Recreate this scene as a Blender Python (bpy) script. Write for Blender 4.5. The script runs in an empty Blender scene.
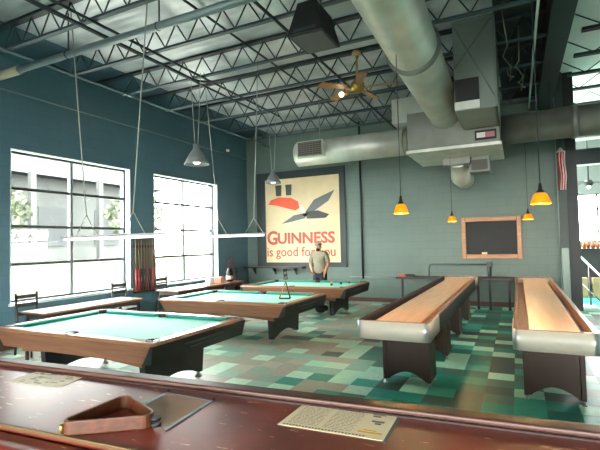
import bpy, bmesh, math, random
from mathutils import Vector, Matrix
rnd = random.Random(7)
PI = math.pi
S = bpy.context.scene
COL = S.collection

# ---------------------------------------------------------------- materials
def lin(h):
    h = h.lstrip('#')
    out = []
    for i in (0, 2, 4):
        c = int(h[i:i+2], 16) / 255
        out.append(c / 12.92 if c <= .04045 else ((c + .055) / 1.055) ** 2.4)
    return (*out, 1)

def mat(name, col, rough=.5, metal=0, var=.0, scale=6, stretch=(1, 1, 1), col2=None, bump=0, bscale=40, coat=0, spec=.5, alpha=1, emit=0, trans=0):
    m = bpy.data.materials.new(name); m.use_nodes = True
    nt = m.node_tree; n = nt.nodes; l = nt.links
    b = n['Principled BSDF']
    b.inputs['Roughness'].default_value = rough
    b.inputs['Metallic'].default_value = metal
    b.inputs['Specular IOR Level'].default_value = spec
    if coat:
        b.inputs['Coat Weight'].default_value = coat
        b.inputs['Coat Roughness'].default_value = .12
    c = lin(col); b.inputs['Base Color'].default_value = c
    tc = n.new('ShaderNodeTexCoord'); mp = n.new('ShaderNodeMapping'); mp.inputs['Scale'].default_value = stretch
    l.new(tc.outputs['Object'], mp.inputs[0])
    if var or col2:
        nz = n.new('ShaderNodeTexNoise'); nz.inputs['Scale'].default_value = scale; nz.inputs['Detail'].default_value = 5
        l.new(mp.outputs[0], nz.inputs['Vector'])
        r = n.new('ShaderNodeValToRGB')
        c2 = lin(col2) if col2 else tuple(min(1, x * (1 + var)) for x in c[:3]) + (1,)
        c1 = c if col2 else tuple(x * (1 - var) for x in c[:3]) + (1,)
        r.color_ramp.elements[0].color = c1; r.color_ramp.elements[1].color = c2
        r.color_ramp.elements[0].position = .33; r.color_ramp.elements[1].position = .67
        l.new(nz.outputs['Fac'], r.inputs[0]); l.new(r.outputs[0], b.inputs['Base Color'])
    if bump:
        nb = n.new('ShaderNodeTexNoise'); nb.inputs['Scale'].default_value = bscale
        l.new(mp.outputs[0], nb.inputs['Vector'])
        bp = n.new('ShaderNodeBump'); bp.inputs['Strength'].default_value = bump; bp.inputs['Distance'].default_value = .01
        l.new(nb.outputs['Fac'], bp.inputs['Height']); l.new(bp.outputs[0], b.inputs['Normal'])
    if emit:
        b.inputs['Emission Color'].default_value = c; b.inputs['Emission Strength'].default_value = emit
    if trans:
        b.inputs['Transmission Weight'].default_value = trans
    return m

def wood(name, c1, c2, rough=.4, axis='X', scale=5, coat=0):
    st = {'X': (.6, 9, 9), 'Y': (9, .6, 9), 'Z': (9, 9, .6)}[axis]
    m = mat(name, c1, rough, col2=c2, scale=scale, stretch=st, coat=coat)
    return m

def block_wall(name, c1, c2, mortar, plane, bw=.41, bh=.2, rough=.6):
    """painted concrete blocks laid in the wall's own plane (world metres)"""
    m = bpy.data.materials.new(name); m.use_nodes = True
    nt = m.node_tree; n = nt.nodes; l = nt.links; b = n['Principled BSDF']
    b.inputs['Roughness'].default_value = rough
    g = n.new('ShaderNodeNewGeometry'); sx = n.new('ShaderNodeSeparateXYZ'); cx = n.new('ShaderNodeCombineXYZ')
    l.new(g.outputs['Position'], sx.inputs[0])
    l.new(sx.outputs['X' if plane == 'XZ' else 'Y'], cx.inputs[0]); l.new(sx.outputs['Z'], cx.inputs[1])
    br = n.new('ShaderNodeTexBrick'); br.inputs['Scale'].default_value = 1
    br.inputs['Brick Width'].default_value = bw; br.inputs['Row Height'].default_value = bh
    br.inputs['Mortar Size'].default_value = .006; br.inputs['Mortar Smooth'].default_value = .4
    br.inputs['Color1'].default_value = lin(c1); br.inputs['Color2'].default_value = lin(c2); br.inputs['Mortar'].default_value = lin(mortar)
    l.new(cx.outputs[0], br.inputs['Vector'])
    nz = n.new('ShaderNodeTexNoise'); nz.inputs['Scale'].default_value = 1.3; nz.inputs['Detail'].default_value = 6
    l.new(g.outputs['Position'], nz.inputs['Vector'])
    mr = n.new('ShaderNodeMapRange'); mr.inputs['To Min'].default_value = .86; mr.inputs['To Max'].default_value = 1.14
    l.new(nz.outputs['Fac'], mr.inputs[0])
    mx = n.new('ShaderNodeVectorMath'); mx.operation = 'SCALE'
    l.new(br.outputs['Color'], mx.inputs[0]); l.new(mr.outputs[0], mx.inputs['Scale'])
    l.new(mx.outputs[0], b.inputs['Base Color'])
    bp = n.new('ShaderNodeBump'); bp.inputs['Strength'].default_value = .35; bp.inputs['Distance'].default_value = .01; bp.invert = True
    l.new(br.outputs['Fac'], bp.inputs['Height']); l.new(bp.outputs[0], b.inputs['Normal'])
    return m

def floor_mat():
    m = bpy.data.materials.new('vinyl_tiles'); m.use_nodes = True
    nt = m.node_tree; n = nt.nodes; l = nt.links; b = n['Principled BSDF']
    g = n.new('ShaderNodeNewGeometry')
    mp = n.new('ShaderNodeMapping'); mp.inputs['Location'].default_value = (.93 / .28, -4.53 / .27, 0)
    mp.inputs['Scale'].default_value = (1 / .28, 1 / .27, 0)
    l.new(g.outputs['Position'], mp.inputs[0])
    fl = n.new('ShaderNodeVectorMath'); fl.operation = 'FLOOR'; l.new(mp.outputs[0], fl.inputs[0])
    wn = n.new('ShaderNodeTexWhiteNoise'); wn.noise_dimensions = '3D'; l.new(fl.outputs[0], wn.inputs['Vector'])
    r = n.new('ShaderNodeValToRGB'); r.color_ramp.interpolation = 'CONSTANT'
    e = r.color_ramp.elements
    cols = [(0, '#127064'), (.16, '#1f8f82'), (.38, '#38aa9a'), (.52, '#3a5851'), (.70, '#b0e8cd'), (.88, '#4d756a')]
    e[0].position = 0; e[0].color = lin(cols[0][1]); e[1].position = cols[1][0]; e[1].color = lin(cols[1][1])
    for p, c in cols[2:]:
        q = e.new(p); q.color = lin(c)
    l.new(wn.outputs['Value'], r.inputs[0])
    # tan and grey tiles are mixed in towards the pool tables
    r2 = n.new('ShaderNodeValToRGB'); r2.color_ramp.interpolation = 'CONSTANT'; e = r2.color_ramp.elements
    e[0].position = 0; e[0].color = lin('#a3a394'); e[1].position = .3; e[1].color = lin('#93bfae')
    for p, c in ((.5, '#b3b2a2'), (.66, '#c5e8d2'), (.82, '#86ac9f')):
        q = e.new(p); q.color = lin(c)
    l.new(wn.outputs['Value'], r2.inputs[0])
    w2 = n.new('ShaderNodeTexWhiteNoise'); w2.noise_dimensions = '3D'
    ad = n.new('ShaderNodeVectorMath'); ad.operation = 'ADD'; ad.inputs[1].default_value = (71, 13, 5); l.new(fl.outputs[0], ad.inputs[0]); l.new(ad.outputs[0], w2.inputs['Vector'])
    sx = n.new('ShaderNodeSeparateXYZ'); l.new(fl.outputs[0], sx.inputs[0])
    pr = n.new('ShaderNodeMapRange'); pr.inputs['From Min'].default_value = -2; pr.inputs['From Max'].default_value = -7; pr.inputs['To Min'].default_value = 0; pr.inputs['To Max'].default_value = .9
    l.new(sx.outputs['X'], pr.inputs[0])
    lt = n.new('ShaderNodeMath'); lt.operation = 'LESS_THAN'; l.new(w2.outputs['Value'], lt.inputs[0]); l.new(pr.outputs[0], lt.inputs[1])
    mc = n.new('ShaderNodeMixRGB'); l.new(lt.outputs[0], mc.inputs['Fac']); l.new(r.outputs[0], mc.inputs['Color1']); l.new(r2.outputs[0], mc.inputs['Color2'])
    nz = n.new('ShaderNodeTexNoise'); nz.inputs['Scale'].default_value = 14; nz.inputs['Detail'].default_value = 6
    l.new(g.outputs['Position'], nz.inputs['Vector'])
    mr = n.new('ShaderNodeMapRange'); mr.inputs['To Min'].default_value = .8; mr.inputs['To Max'].default_value = 1.2
    l.new(nz.outputs['Fac'], mr.inputs[0])
    mx = n.new('ShaderNodeVectorMath'); mx.operation = 'SCALE'
    l.new(mc.outputs[0], mx.inputs[0]); l.new(mr.outputs[0], mx.inputs['Scale'])
    l.new(mx.outputs[0], b.inputs['Base Color'])
    b.inputs['Roughness'].default_value = FLOOR_ROUGH
    b.inputs['Specular IOR Level'].default_value = .5
    b.inputs['Coat Weight'].default_value = .15; b.inputs['Coat Roughness'].default_value = .22
    return m
FLOOR_ROUGH = .4

def deck_mat(name, c1, c2, rough=.45, metal=.3):
    m = mat(name, c1, rough, metal, col2=c2, scale=1.2)
    nt = m.node_tree; n = nt.nodes; l = nt.links; b = n['Principled BSDF']
    g = n.new('ShaderNodeNewGeometry'); w = n.new('ShaderNodeTexWave'); w.bands_direction = 'Y'
    w.inputs['Scale'].default_value = 1.0
    w.wave_type = 'BANDS'
    mp = n.new('ShaderNodeMapping'); mp.inputs['Scale'].default_value = (1, 2.1, 1); l.new(g.outputs['Position'], mp.inputs[0])
    l.new(mp.outputs[0], w.inputs['Vector'])
    bp = n.new('ShaderNodeBump'); bp.inputs['Strength'].default_value = .2; bp.inputs['Distance'].default_value = .02
    l.new(w.outputs['Fac'], bp.inputs['Height']); l.new(bp.outputs[0], b.inputs['Normal'])
    return m

def glass_pane(name):
    m = bpy.data.materials.new(name); m.use_nodes = True
    nt = m.node_tree; n = nt.nodes; l = nt.links
    n.remove(n['Principled BSDF'])
    t = n.new('ShaderNodeBsdfTransparent'); t.inputs[0].default_value = (.93, .96, .95, 1)
    gl = n.new('ShaderNodeBsdfGlossy'); gl.inputs['Roughness'].default_value = .02
    fr = n.new('ShaderNodeLayerWeight'); pw = n.new('ShaderNodeMath'); pw.operation = 'POWER'; pw.inputs[1].default_value = 4
    l.new(fr.outputs['Facing'], pw.inputs[0]); ma = n.new('ShaderNodeMath'); ma.operation = 'MULTIPLY_ADD'; ma.inputs[1].default_value = .8; ma.inputs[2].default_value = .03
    l.new(pw.outputs[0], ma.inputs[0])
    mx = n.new('ShaderNodeMixShader'); l.new(ma.outputs[0], mx.inputs[0]); l.new(t.outputs[0], mx.inputs[1]); l.new(gl.outputs[0], mx.inputs[2])
    l.new(mx.outputs[0], n['Material Output'].inputs[0])
    return m

def counter_mat():
    """worn red-brown paint with chipped pale flecks and long scratches"""
    m = bpy.data.materials.new('worn_red_paint'); m.use_nodes = True
    nt = m.node_tree; n = nt.nodes; l = nt.links; b = n['Principled BSDF']
    g = n.new('ShaderNodeNewGeometry')
    nz = n.new('ShaderNodeTexNoise'); nz.inputs['Scale'].default_value = 5; nz.inputs['Detail'].default_value = 7
    l.new(g.outputs['Position'], nz.inputs['Vector'])
    r = n.new('ShaderNodeValToRGB'); e = r.color_ramp.elements
    e[0].position = .3; e[0].color = lin('#54170c'); e[1].position = .7; e[1].color = lin('#7d2c1b')
    l.new(nz.outputs['Fac'], r.inputs[0])
    mp = n.new('ShaderNodeMapping'); mp.inputs['Scale'].default_value = (9, 42, 1); mp.inputs['Rotation'].default_value = (0, 0, -.12)
    l.new(g.outputs['Position'], mp.inputs[0])
    n2 = n.new('ShaderNodeTexNoise'); n2.inputs['Scale'].default_value = 1.6; n2.inputs['Detail'].default_value = 3
    l.new(mp.outputs[0], n2.inputs['Vector'])
    r2 = n.new('ShaderNodeValToRGB'); r2.color_ramp.elements[0].position = .67; r2.color_ramp.elements[1].position = .70
    l.new(n2.outputs['Fac'], r2.inputs[0])
    mx = n.new('ShaderNodeMixRGB'); mx.inputs['Color2'].default_value = lin('#c08a62')
    l.new(r2.outputs[0], mx.inputs['Fac']); l.new(r.outputs[0], mx.inputs['Color1'])
    l.new(mx.outputs[0], b.inputs['Base Color'])
    b.inputs['Roughness'].default_value = .4
    b.inputs['Coat Weight'].default_value = .15; b.inputs['Coat Roughness'].default_value = .2
    bp = n.new('ShaderNodeBump'); bp.inputs['Strength'].default_value = .15; bp.inputs['Distance'].default_value = .004
    l.new(nz.outputs['Fac'], bp.inputs['Height']); l.new(bp.outputs[0], b.inputs['Normal'])
    return m

M = dict(
    wall_left=block_wall('painted_block_blue', '#4a6b7a', '#4e6f7e', '#446472', 'YZ'),
    wall_back=block_wall('painted_block_green', '#5f716b', '#62746d', '#5a6b64', 'XZ'),
    floor=floor_mat(),
    deck=deck_mat('galvanised_deck', '#8d9498', '#c9cdcf', .36, .35),
    joist=mat('joist_paint', '#1c292f', .5), joistlow=mat('joist_chord_paint', '#3d4c53', .45),
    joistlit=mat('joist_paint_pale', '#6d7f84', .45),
    colgreen=mat('column_green', '#2b3a37', .5),
    teal_dark=mat('column_paint', '#0c1518', .5),
    beam=mat('beam_paint', '#11191b', .6),
    edgeshade=mat('ceiling_edge_shade', '#2d4a56', .55),  # dark blue tone for the unlit deck edge, shade put into colour
    white_paint=mat('white_paint', '#e6e6e0', .5),
    sash=mat('window_sash_metal', '#2b3436', .4),
    mullion=mat('window_post_metal', '#6f7779', .4),
    reveal=mat('window_reveal_paint', '#c9d3d2', .5),
    glass=glass_pane('window_glass'),
    counter=counter_mat(),
    lip=wood('counter_lip_wood', '#4a2819', '#33180f', .45, 'X', 4),
    brass=mat('brass_edge', '#5f482b', .5, .4),
    walnut=wood('rack_wood', '#5c2f12', '#43200b', .5, 'X', 6),
    apron=wood('table_apron_wood', '#7a5239', '#633f2b', .38, 'X', 3, .35),
    rail=wood('table_rail_wood', '#9a6d4c', '#7f5334', .28, 'X', 3, .5),
    black=mat('black_laminate', '#0a0e10', .42),
    blackfab=mat('black_fabric', '#15171b', .6, var=.25, scale=20),
    matteblack=mat('matte_black', '#0b0d0e', .6),
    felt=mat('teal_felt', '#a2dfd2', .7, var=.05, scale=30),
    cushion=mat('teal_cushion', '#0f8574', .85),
    maple=wood('shuffleboard_maple', '#ffcf9c', '#eeb27c', .3, 'Y', 2.5, .5),
    mapleR=wood('shuffleboard_maple_plain', '#ffd2a6', '#f6c594', .35, 'Y', 1.5, .4),
    railwood=wood('shuffleboard_rail', '#9a5a22', '#7a4017', .3, 'Y', 3, .5),
    railpale=mat('shuffleboard_rail_cap', '#c99a83', .3, coat=.4),
    gutter=mat('gutter_carpet', '#2a1512', .6),
    gutterbrown=wood('gutter_wood', '#6a3a24', '#512917', .45, 'Y', 3),
    cream=mat('cream_laminate', '#b8b4a4', .4),
    chrome=mat('brushed_aluminium', '#b9bdbd', .28, .85),
    sidegrey=mat('side_laminate', '#2b3133', .5, spec=.2),
    legbrown=mat('brown_laminate', '#35251b', .42, var=.06, scale=3, stretch=(4, 4, .5)),
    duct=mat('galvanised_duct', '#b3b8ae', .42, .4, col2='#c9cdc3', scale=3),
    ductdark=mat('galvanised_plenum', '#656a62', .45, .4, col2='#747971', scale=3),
    unit=mat('unit_sheet_metal', '#6f7a72', .5, .25, var=.08, scale=2),
    grille=mat('grille_dark', '#3b3934', .5),
    amber=mat('amber_glass', '#e07c0c', .3, emit=.35),
    amber2=mat('amber_bottle_lit', '#9c4f14', .25, emit=.05),  # weak emission stands in for warm light falling on the bottles
    bulb=mat('lamp_glow', '#fff4dc', .3, emit=4),
    tube=mat('lamp_tube', '#ffffff', .3, emit=1.0),
    cablem=mat('cable_beige', '#8d8674', .6),
    rope=mat('suspension_cable', '#9fa49a', .6),
    shade=mat('grey_lamp_shade', '#6f777a', .45, .2),
    pipe=mat('grey_pipe', '#8b9699', .35, .3),
    conduit=mat('dark_conduit', '#1d282c', .5),
    conduit_pale=mat('pale_conduit', '#c9d0cf', .4),
    fanwood=wood('fan_blade_wood', '#a97842', '#8e5f30', .4, 'X', 4),
    fanbrass=mat('fan_brass', '#a58a4a', .3, .8),
    posterframe=mat('poster_frame', '#243234', .5),
    posterbase=mat('poster_cream', '#d3c09a', .6, var=.05, scale=3),
    red=mat('sign_red', '#b04a44', .6),
    orange=mat('sign_orange', '#dd5230', .6),
    grey=mat('sign_grey', '#5c6264', .6),
    dark=mat('sign_dark', '#3c3f40', .6),
    chalk=mat('chalkboard_slate', '#0c1115', .65, var=.2, scale=4),
    oak=wood('oak_frame', '#a5733f', '#8a5a2c', .4, 'X', 5),
    paper=mat('menu_paper', '#d6c6a4', .5, var=.04, scale=6),
    papers=mat('old_paper', '#d8ccb6', .6, var=.15, scale=12),
    ink=mat('print_ink', '#8b7d69', .6),
    inkdark=mat('print_ink_dark', '#4f4a45', .6),
    yellow=mat('print_yellow', '#c9982f', .6),
    blue=mat('pale_blue_border', '#7288a0', .45),
    skin=mat('skin', '#b98563', .5),
    shirt=mat('olive_shirt', '#857f6c', .8, var=.08, scale=12),
    shorts=mat('dark_shorts', '#20242e', .8),
    beard=mat('dark_beard', '#241c18', .8),
    cap=mat('grey_cap', '#85857c', .8),
    shoe=mat('white_shoe', '#c8c8c4', .6),
    chairmetal=mat('dark_chair_metal', '#2c2622', .45),
    chairseat=mat('chair_seat_vinyl', '#3a2f2a', .4),
    tabletop=wood('drink_table_top', '#9b6848', '#7e4f36', .28, 'Y', 3, .5),
    base=mat('baseboard_vinyl', '#4c2f2b', .5),
    box=mat('electrical_box_paint', '#7f938d', .45),
    flagred=mat('flag_red', '#b0202c', .8), flagwhite=mat('flag_white', '#cfc9c4', .8),
    rail_white=mat('handrail_paint', '#5f6665', .4),
    tan=mat('tan_panel', '#8f7b58', .5, var=.08, scale=4),
    lawn=mat('lawn', '#3c4135', .9, var=.3, scale=3, spec=0),
    asphalt=mat('asphalt', '#3a3a39', .9, var=.1, scale=1),
    pale=mat('pale_siding', '#434544', .8, spec=0, var=.12, scale=.5), palewin=mat('pale_window', '#3b3d3e', .8, spec=0), concrete=mat('pale_concrete', '#aaa9a4', .9, spec=0),
    leaf=mat('leaf', '#4f5446', .8, spec=0, var=.4, scale=6), bark=mat('bark', '#4a4742', .9, spec=0),
    cuered=mat('cue_red', '#a3353a', .35, coat=.4), cuewood=mat('cue_wood', '#6f5a45', .35, coat=.4), cuedark=mat('cue_dark', '#4b2a33', .35, coat=.4),
    wallgrey=mat('far_wall_grey', '#565c5a', .6),
)

# ---------------------------------------------------------------- mesh toolkit
class MB:
    def __init__(s): s.bm = bmesh.new()
    def box(s, x0, x1, y0, y1, z0, z1, mi=0):
        v = [s.bm.verts.new(p) for p in ((x0,y0,z0),(x1,y0,z0),(x1,y1,z0),(x0,y1,z0),(x0,y0,z1),(x1,y0,z1),(x1,y1,z1),(x0,y1,z1))]
        for f in ((3,2,1,0),(4,5,6,7),(0,1,5,4),(1,2,6,5),(2,3,7,6),(3,0,4,7)):
            s.bm.faces.new([v[i] for i in f]).material_index = mi
        return s
    def hexa(s, bot, top):
        v = [s.bm.verts.new(p) for p in list(bot) + list(top)]
        k = len(bot)
        s.bm.faces.new(v[:k][::-1]); s.bm.faces.new(v[k:])
        for i in range(k):
            j = (i + 1) % k
            s.bm.faces.new([v[i], v[j], v[k+j], v[k+i]])
        return s
    def cyl(s, p0, p1, r0, r1=None, n=12):
        p0, p1 = Vector(p0), Vector(p1); r1 = r0 if r1 is None else r1
        d = (p1 - p0).normalized(); a = d.orthogonal().normalized(); b = d.cross(a)
        A = [s.bm.verts.new(p0 + (a*math.cos(2*PI*i/n) + b*math.sin(2*PI*i/n))*r0) for i in range(n)]
        B = [s.bm.verts.new(p1 + (a*math.cos(2*PI*i/n) + b*math.sin(2*PI*i/n))*r1) for i in range(n)]
        for i in range(n):
            j = (i+1) % n; s.bm.faces.new([A[i], A[j], B[j], B[i]]).smooth = True
        s.bm.faces.new(A[::-1]); s.bm.faces.new(B)
        return s
    def tube(s, pts, r, n=12, cap=True):
        pts = [Vector(p) for p in pts]; rs = r if isinstance(r, (list, tuple)) else [r]*len(pts)
        rings = []; a = None
        for i, p in enumerate(pts):
            d = (pts[min(i+1, len(pts)-1)] - pts[max(i-1, 0)]).normalized()
            a = d.orthogonal().normalized() if a is None else (a - d*a.dot(d)).normalized()
            b = d.cross(a)
            rings.append([s.bm.verts.new(p + (a*math.cos(2*PI*k/n) + b*math.sin(2*PI*k/n))*rs[i]) for k in range(n)])
        for A, B in zip(rings, rings[1:]):
            for i in range(n):
                j = (i+1) % n; s.bm.faces.new([A[i], A[j], B[j], B[i]]).smooth = True
        if cap: s.bm.faces.new(rings[0][::-1]); s.bm.faces.new(rings[-1])
        return s
    def lathe(s, prof, c=(0,0,0), n=24, flip=False):
        rings = []
        for r, z in prof:
            if r < 1e-5: rings.append([s.bm.verts.new((c[0], c[1], c[2]+z))])
            else: rings.append([s.bm.verts.new((c[0]+r*math.cos(2*PI*i/n), c[1]+r*math.sin(2*PI*i/n), c[2]+z)) for i in range(n)])
        for A, B in zip(rings, rings[1:]):
            for i in range(n):
                j = (i+1) % n
                q = [A[i % len(A)], A[j % len(A)], B[j % len(B)], B[i % len(B)]]
                q = list(dict.fromkeys(q))
                if len(q) > 2: s.bm.faces.new(q).smooth = True
        return s
    def ball(s, c, r, n=12, sc=(1,1,1)):
        m = Matrix.Translation(c) @ Matrix.Diagonal((r*sc[0], r*sc[1], r*sc[2], 1))
        g = bmesh.ops.create_uvsphere(s.bm, u_segments=n, v_segments=max(6, n//2+2), radius=1, matrix=m)
        for v in g['verts']:
            for f in v.link_faces: f.smooth = True
        return s
    def prism(s, pts, axis, a, b):
        """pts 2-D outline; axis 'x','y' or 'z' is the extrusion axis from a to b"""
        def P(p, t): return {'x': (t, p[0], p[1]), 'y': (p[0], t, p[1]), 'z': (p[0], p[1], t)}[axis]
        A = [s.bm.verts.new(P(p, a)) for p in pts]; B = [s.bm.verts.new(P(p, b)) for p in pts]
        s.bm.faces.new(A); s.bm.faces.new(B[::-1])
        k = len(pts)
        for i in range(k):
            j = (i+1) % k; s.bm.faces.new([A[j], A[i], B[i], B[j]])
        return s
    def face(s, pts):
        s.bm.faces.new([s.bm.verts.new(p) for p in pts]); return s
    def build(s, name, m, parent=None, loc=(0,0,0), bevel=0, world=True, seg=2):
        o = None
        off = Vector(loc)
        if parent is not None and world:
            p = parent
            while p is not None: off = off + p.location; p = p.parent
        bmesh.ops.translate(s.bm, verts=s.bm.verts, vec=-off)
        bmesh.ops.recalc_face_normals(s.bm, faces=s.bm.faces)
        me = bpy.data.meshes.new(name); s.bm.to_mesh(me); s.bm.free()
        for mm in (m if isinstance(m, (list, tuple)) else [m]): me.materials.append(mm)
        o = bpy.data.objects.new(name, me); COL.objects.link(o)
        o.location = loc
        if parent is not None: o.parent = parent
        if bevel:
            md = o.modifiers.new('bevel', 'BEVEL'); md.width = bevel; md.segments = seg; md.limit_method = 'ANGLE'; md.angle_limit = .6
        return o

def tag(o, label=None, cat=None, group=None, kind=None):
    if label: o['label'] = label
    if cat: o['category'] = cat
    if group: o['group'] = group
    if kind: o['kind'] = kind
    return o
def thing(name, label, cat, loc=(0,0,0), rz=0, group=None):
    o = bpy.data.objects.new(name, None); COL.objects.link(o); o.empty_display_size = .1
    o.location = loc; o.rotation_euler = (0, 0, rz)
    return tag(o, label, cat, group)
def struct(o): return tag(o, kind='structure')
def clone(root, loc, rz, label, group=None):
    r = root.copy(); COL.objects.link(r); r.location = loc; r.rotation_euler = (0, 0, rz); r['label'] = label
    if group: r['group'] = group
    def rec(a, b):
        for ch in list(a.children):
            c = ch.copy(); COL.objects.link(c); c.parent = b
            rec(ch, c)
    rec(root, r)
    return r

def text_mesh(s, size, bold):
    cu = bpy.data.curves.new('t', 'FONT'); cu.body = s; cu.size = size; cu.extrude = .003; cu.offset = bold; cu.resolution_u = 3
    o = bpy.data.objects.new('t', cu); COL.objects.link(o)
    bpy.context.view_layer.update()
    me = bpy.data.meshes.new_from_object(o.evaluated_get(bpy.context.evaluated_depsgraph_get()))
    bpy.data.objects.remove(o)
    return me

# ================================================================= SETTING
XW, YB, ZC = -7.5, 11.6, 4.95
b = MB(); b.box(-8.2, 6.5, -5.0, 18, -.1, 0); struct(b.build('floor', M['floor']))
b = MB(); b.box(-7.7, .78, -5.0, 11.9, ZC, ZC+.12); struct(b.build('ceiling', M['deck']))
b = MB(); b.box(XW, -6.62, -5.0, YB, ZC-.012, ZC); struct(b.build('ceiling_shade_left', M['edgeshade']))  # thin dark strip that paints the deck's shade along the left wall
b = MB(); b.box(-.19, .5, -5.0, YB, ZC-.012, ZC); struct(b.build('trim_8', M['beam']))
# left wall with its two window openings (y from, y to)
WIN = [(4.43, 6.96), (7.65, 10.07)]
WZ0, WZ1 = .72, 3.31
b = MB()
ys = [-5.0, WIN[0][0], WIN[0][1], WIN[1][0], WIN[1][1], 11.9]
for i in (0, 2, 4): b.box(XW-.3, XW, ys[i], ys[i+1], 0, ZC)
for a, c in WIN:
    b.box(XW-.3, XW, a, c, 0, WZ0); b.box(XW-.3, XW, a, c, WZ1, ZC)
struct(b.build('wall_left', M['wall_left']))
b = MB(); b.box(XW-.3, .86, YB, YB+.3, 0, 5.1); struct(b.build('wall_back', M['wall_back']))
b = MB(); b.box(XW, .86, YB-.02, YB, 0, .11); struct(b.build('baseboard_back', M['base']))
b = MB(); b.box(XW, XW+.02, -5.0, YB-.02, 0, .11); struct(b.build('baseboard_left', M['base']))
for k, (a, c) in enumerate(WIN):
    gx = XW - .17
    f = MB()
    t = .05
    f.box(gx-.03, gx+.03, a, a+t, WZ0, WZ1); f.box(gx-.03, gx+.03, c-t, c, WZ0, WZ1)
    f.box(gx-.03, gx+.03, a, c, WZ0, WZ0+t); f.box(gx-.03, gx+.03, a, c, WZ1-t, WZ1)
    mid = (a + c) / 2 - .04
    for q in range(1, 4):
        z = WZ0 + (WZ1 - WZ0) * q / 4
        f.box(gx-.025, gx+.025, a, c, z-.025, z+.025)
    w = struct(f.build('window_%d' % (k+1), M['sash']))
    q = MB(); q.box(gx-.035, gx+.035, mid-.03, mid+.03, WZ0+t, WZ1-t); tag(q.build('mullion', M['mullion'], w), 'grey centre post')
    p = MB(); p.box(gx-.004, gx+.004, a+.01, c-.01, WZ0+.01, WZ1-.01); p.build('glass_pane', M['glass'], w)
    r = MB()
    r.box(gx+.03, XW+.006, a, c, WZ1-.015, WZ1); r.box(gx+.03, XW+.006, a, a+.015, WZ0, WZ1); r.box(gx+.03, XW+.006, c-.015, c, WZ0, WZ1)
    r.box(gx+.03, XW+.05, a-.02, c+.02, WZ0-.03, WZ0+.012)
    r.build('window_reveal', M['reveal'], w)
# the wall behind the camera, with a wide glazed opening, and the far side of the next room
b = MB(); y0, y1 = -5.3, -5.0
b.box(-7.8, -5.2, y0, y1, 0, 5.3); b.box(4.5, 6.5, y0, y1, 0, 5.3); b.box(-5.2, 4.5, y0, y1, 0, .8); b.box(-5.2, 4.5, y0, y1, 3.2, 5.3); b.box(-.9, -.4, y0, y1, .8, 3.2)
struct(b.build('wall_rear', M['wallgrey']))
b = MB(); b.box(6.5, 6.8, -5.3, 17.3, 0, 1.0); b.box(6.5, 6.8, -5.3, 17.3, 2.6, 5.4)
b.box(6.5, 6.8, -5.3, 13, 1.0, 2.6); b.box(6.5, 6.8, 15, 17.3, 1.0, 2.6)
struct(b.build('wall_right', M['wallgrey']))
# bulkhead beam along the right side, end column
b = MB(); b.box(.5, .78, -5.0, YB, 4.5, 5.4); struct(b.build('trim_1', M['beam']))
b = MB(); b.box(.86, 1.02, 11.3, 11.9, 0, 5.3); struct(b.build('trim_2', M['colgreen']))
b = MB(); b.box(1.03, 1.24, 11.4, 11.75, 0, 5.3); struct(b.build('trim_3', M['teal_dark']))
# next room: white ceiling, back wall with window band, soffit
b = MB(); b.box(.78, 6.5, -5.0, 17.9, 5.3, 5.42); struct(b.build('ceiling_next_room', M['white_paint']))
FY = 17.0
b = MB()
b.box(-.5, 6.5, FY, FY+.3, 0, 1.45); b.box(-.5, 6.5, FY, FY+.3, 3.0, 5.3); b.box(-.5, 1.5, FY, FY+.3, 1.45, 3.0); b.box(4.2, 6.5, FY, FY+.3, 1.45, 3.0)
struct(b.build('wall_far', M['wallgrey']))
f = MB()
for z in (1.45, 1.97, 2.5, 2.97): f.box(1.5, 4.2, FY+.1, FY+.16, z, z+.04)
for x in (1.5, 2.35, 3.2, 4.16): f.box(x, x+.05, FY+.1, FY+.16, 1.45, 3.0)
w = struct(f.build('window_3', M['sash']))
p = MB(); p.box(1.5, 4.2, FY+.125, FY+.133, 1.46, 2.99); p.build('glass_pane', M['glass'], w)
b = MB(); b.box(1.3, 6.5, 12.6, 12.75, 3.35, 3.75); struct(b.build('trim_4', M['beam']))
b = MB(); b.box(1.3, 6.5, 12.56, 12.6, 3.33, 3.37); struct(b.build('trim_5', M['white_paint']))
b = MB(); b.box(1.25, 6.5, 12.5, 12.6, 3.95, 4.0); struct(b.build('trim_6', M['white_paint']))

# ================================================================= OUTSIDE
b = MB(); b.box(-12.5, XW-.3, -20, 40, -.35, -.25); struct(b.build('ground_pavement', M['concrete']))
b = MB(); b.box(-60, 60, -40, 60, -.6, -.36); struct(b.build('ground', M['asphalt']))
b = MB(); b.hexa([(-16,-6,-.25),(-11,-6,-.25),(-11,30,-.25),(-16,30,-.25)], [(-16,-6,1.1),(-13,-6,.95),(-13,30,.95),(-16,30,1.1)])
o = b.build('lawn_bank', M['lawn']); tag(o, kind='structure')
t = thing('house', 'pale house across the road seen faintly through the windows', 'building', (-27, 12, -.25))
b = MB(); b.box(-30, -26, 2, 26, -.36, 6.0); b.build('wall', M['pale'], t)
b = MB(); b.prism([(-31, 6.0), (-25, 6.0), (-28, 8.6)], 'y', 1, 27); b.build('roof', M['palewin'], t)
for y in (5, 9, 13, 17, 21):
    b = MB(); b.box(-26.05, -25.95, y, y+1.8, 1.8, 4.2); b.build('window', M['palewin'], t)
for y in (3, 8, 15.5, 20):
    b = MB(); b.box(-24.6, -24.3, y, y+.3, -.36, 6.0); b.build('porch_post', M['pale'], t)
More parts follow.
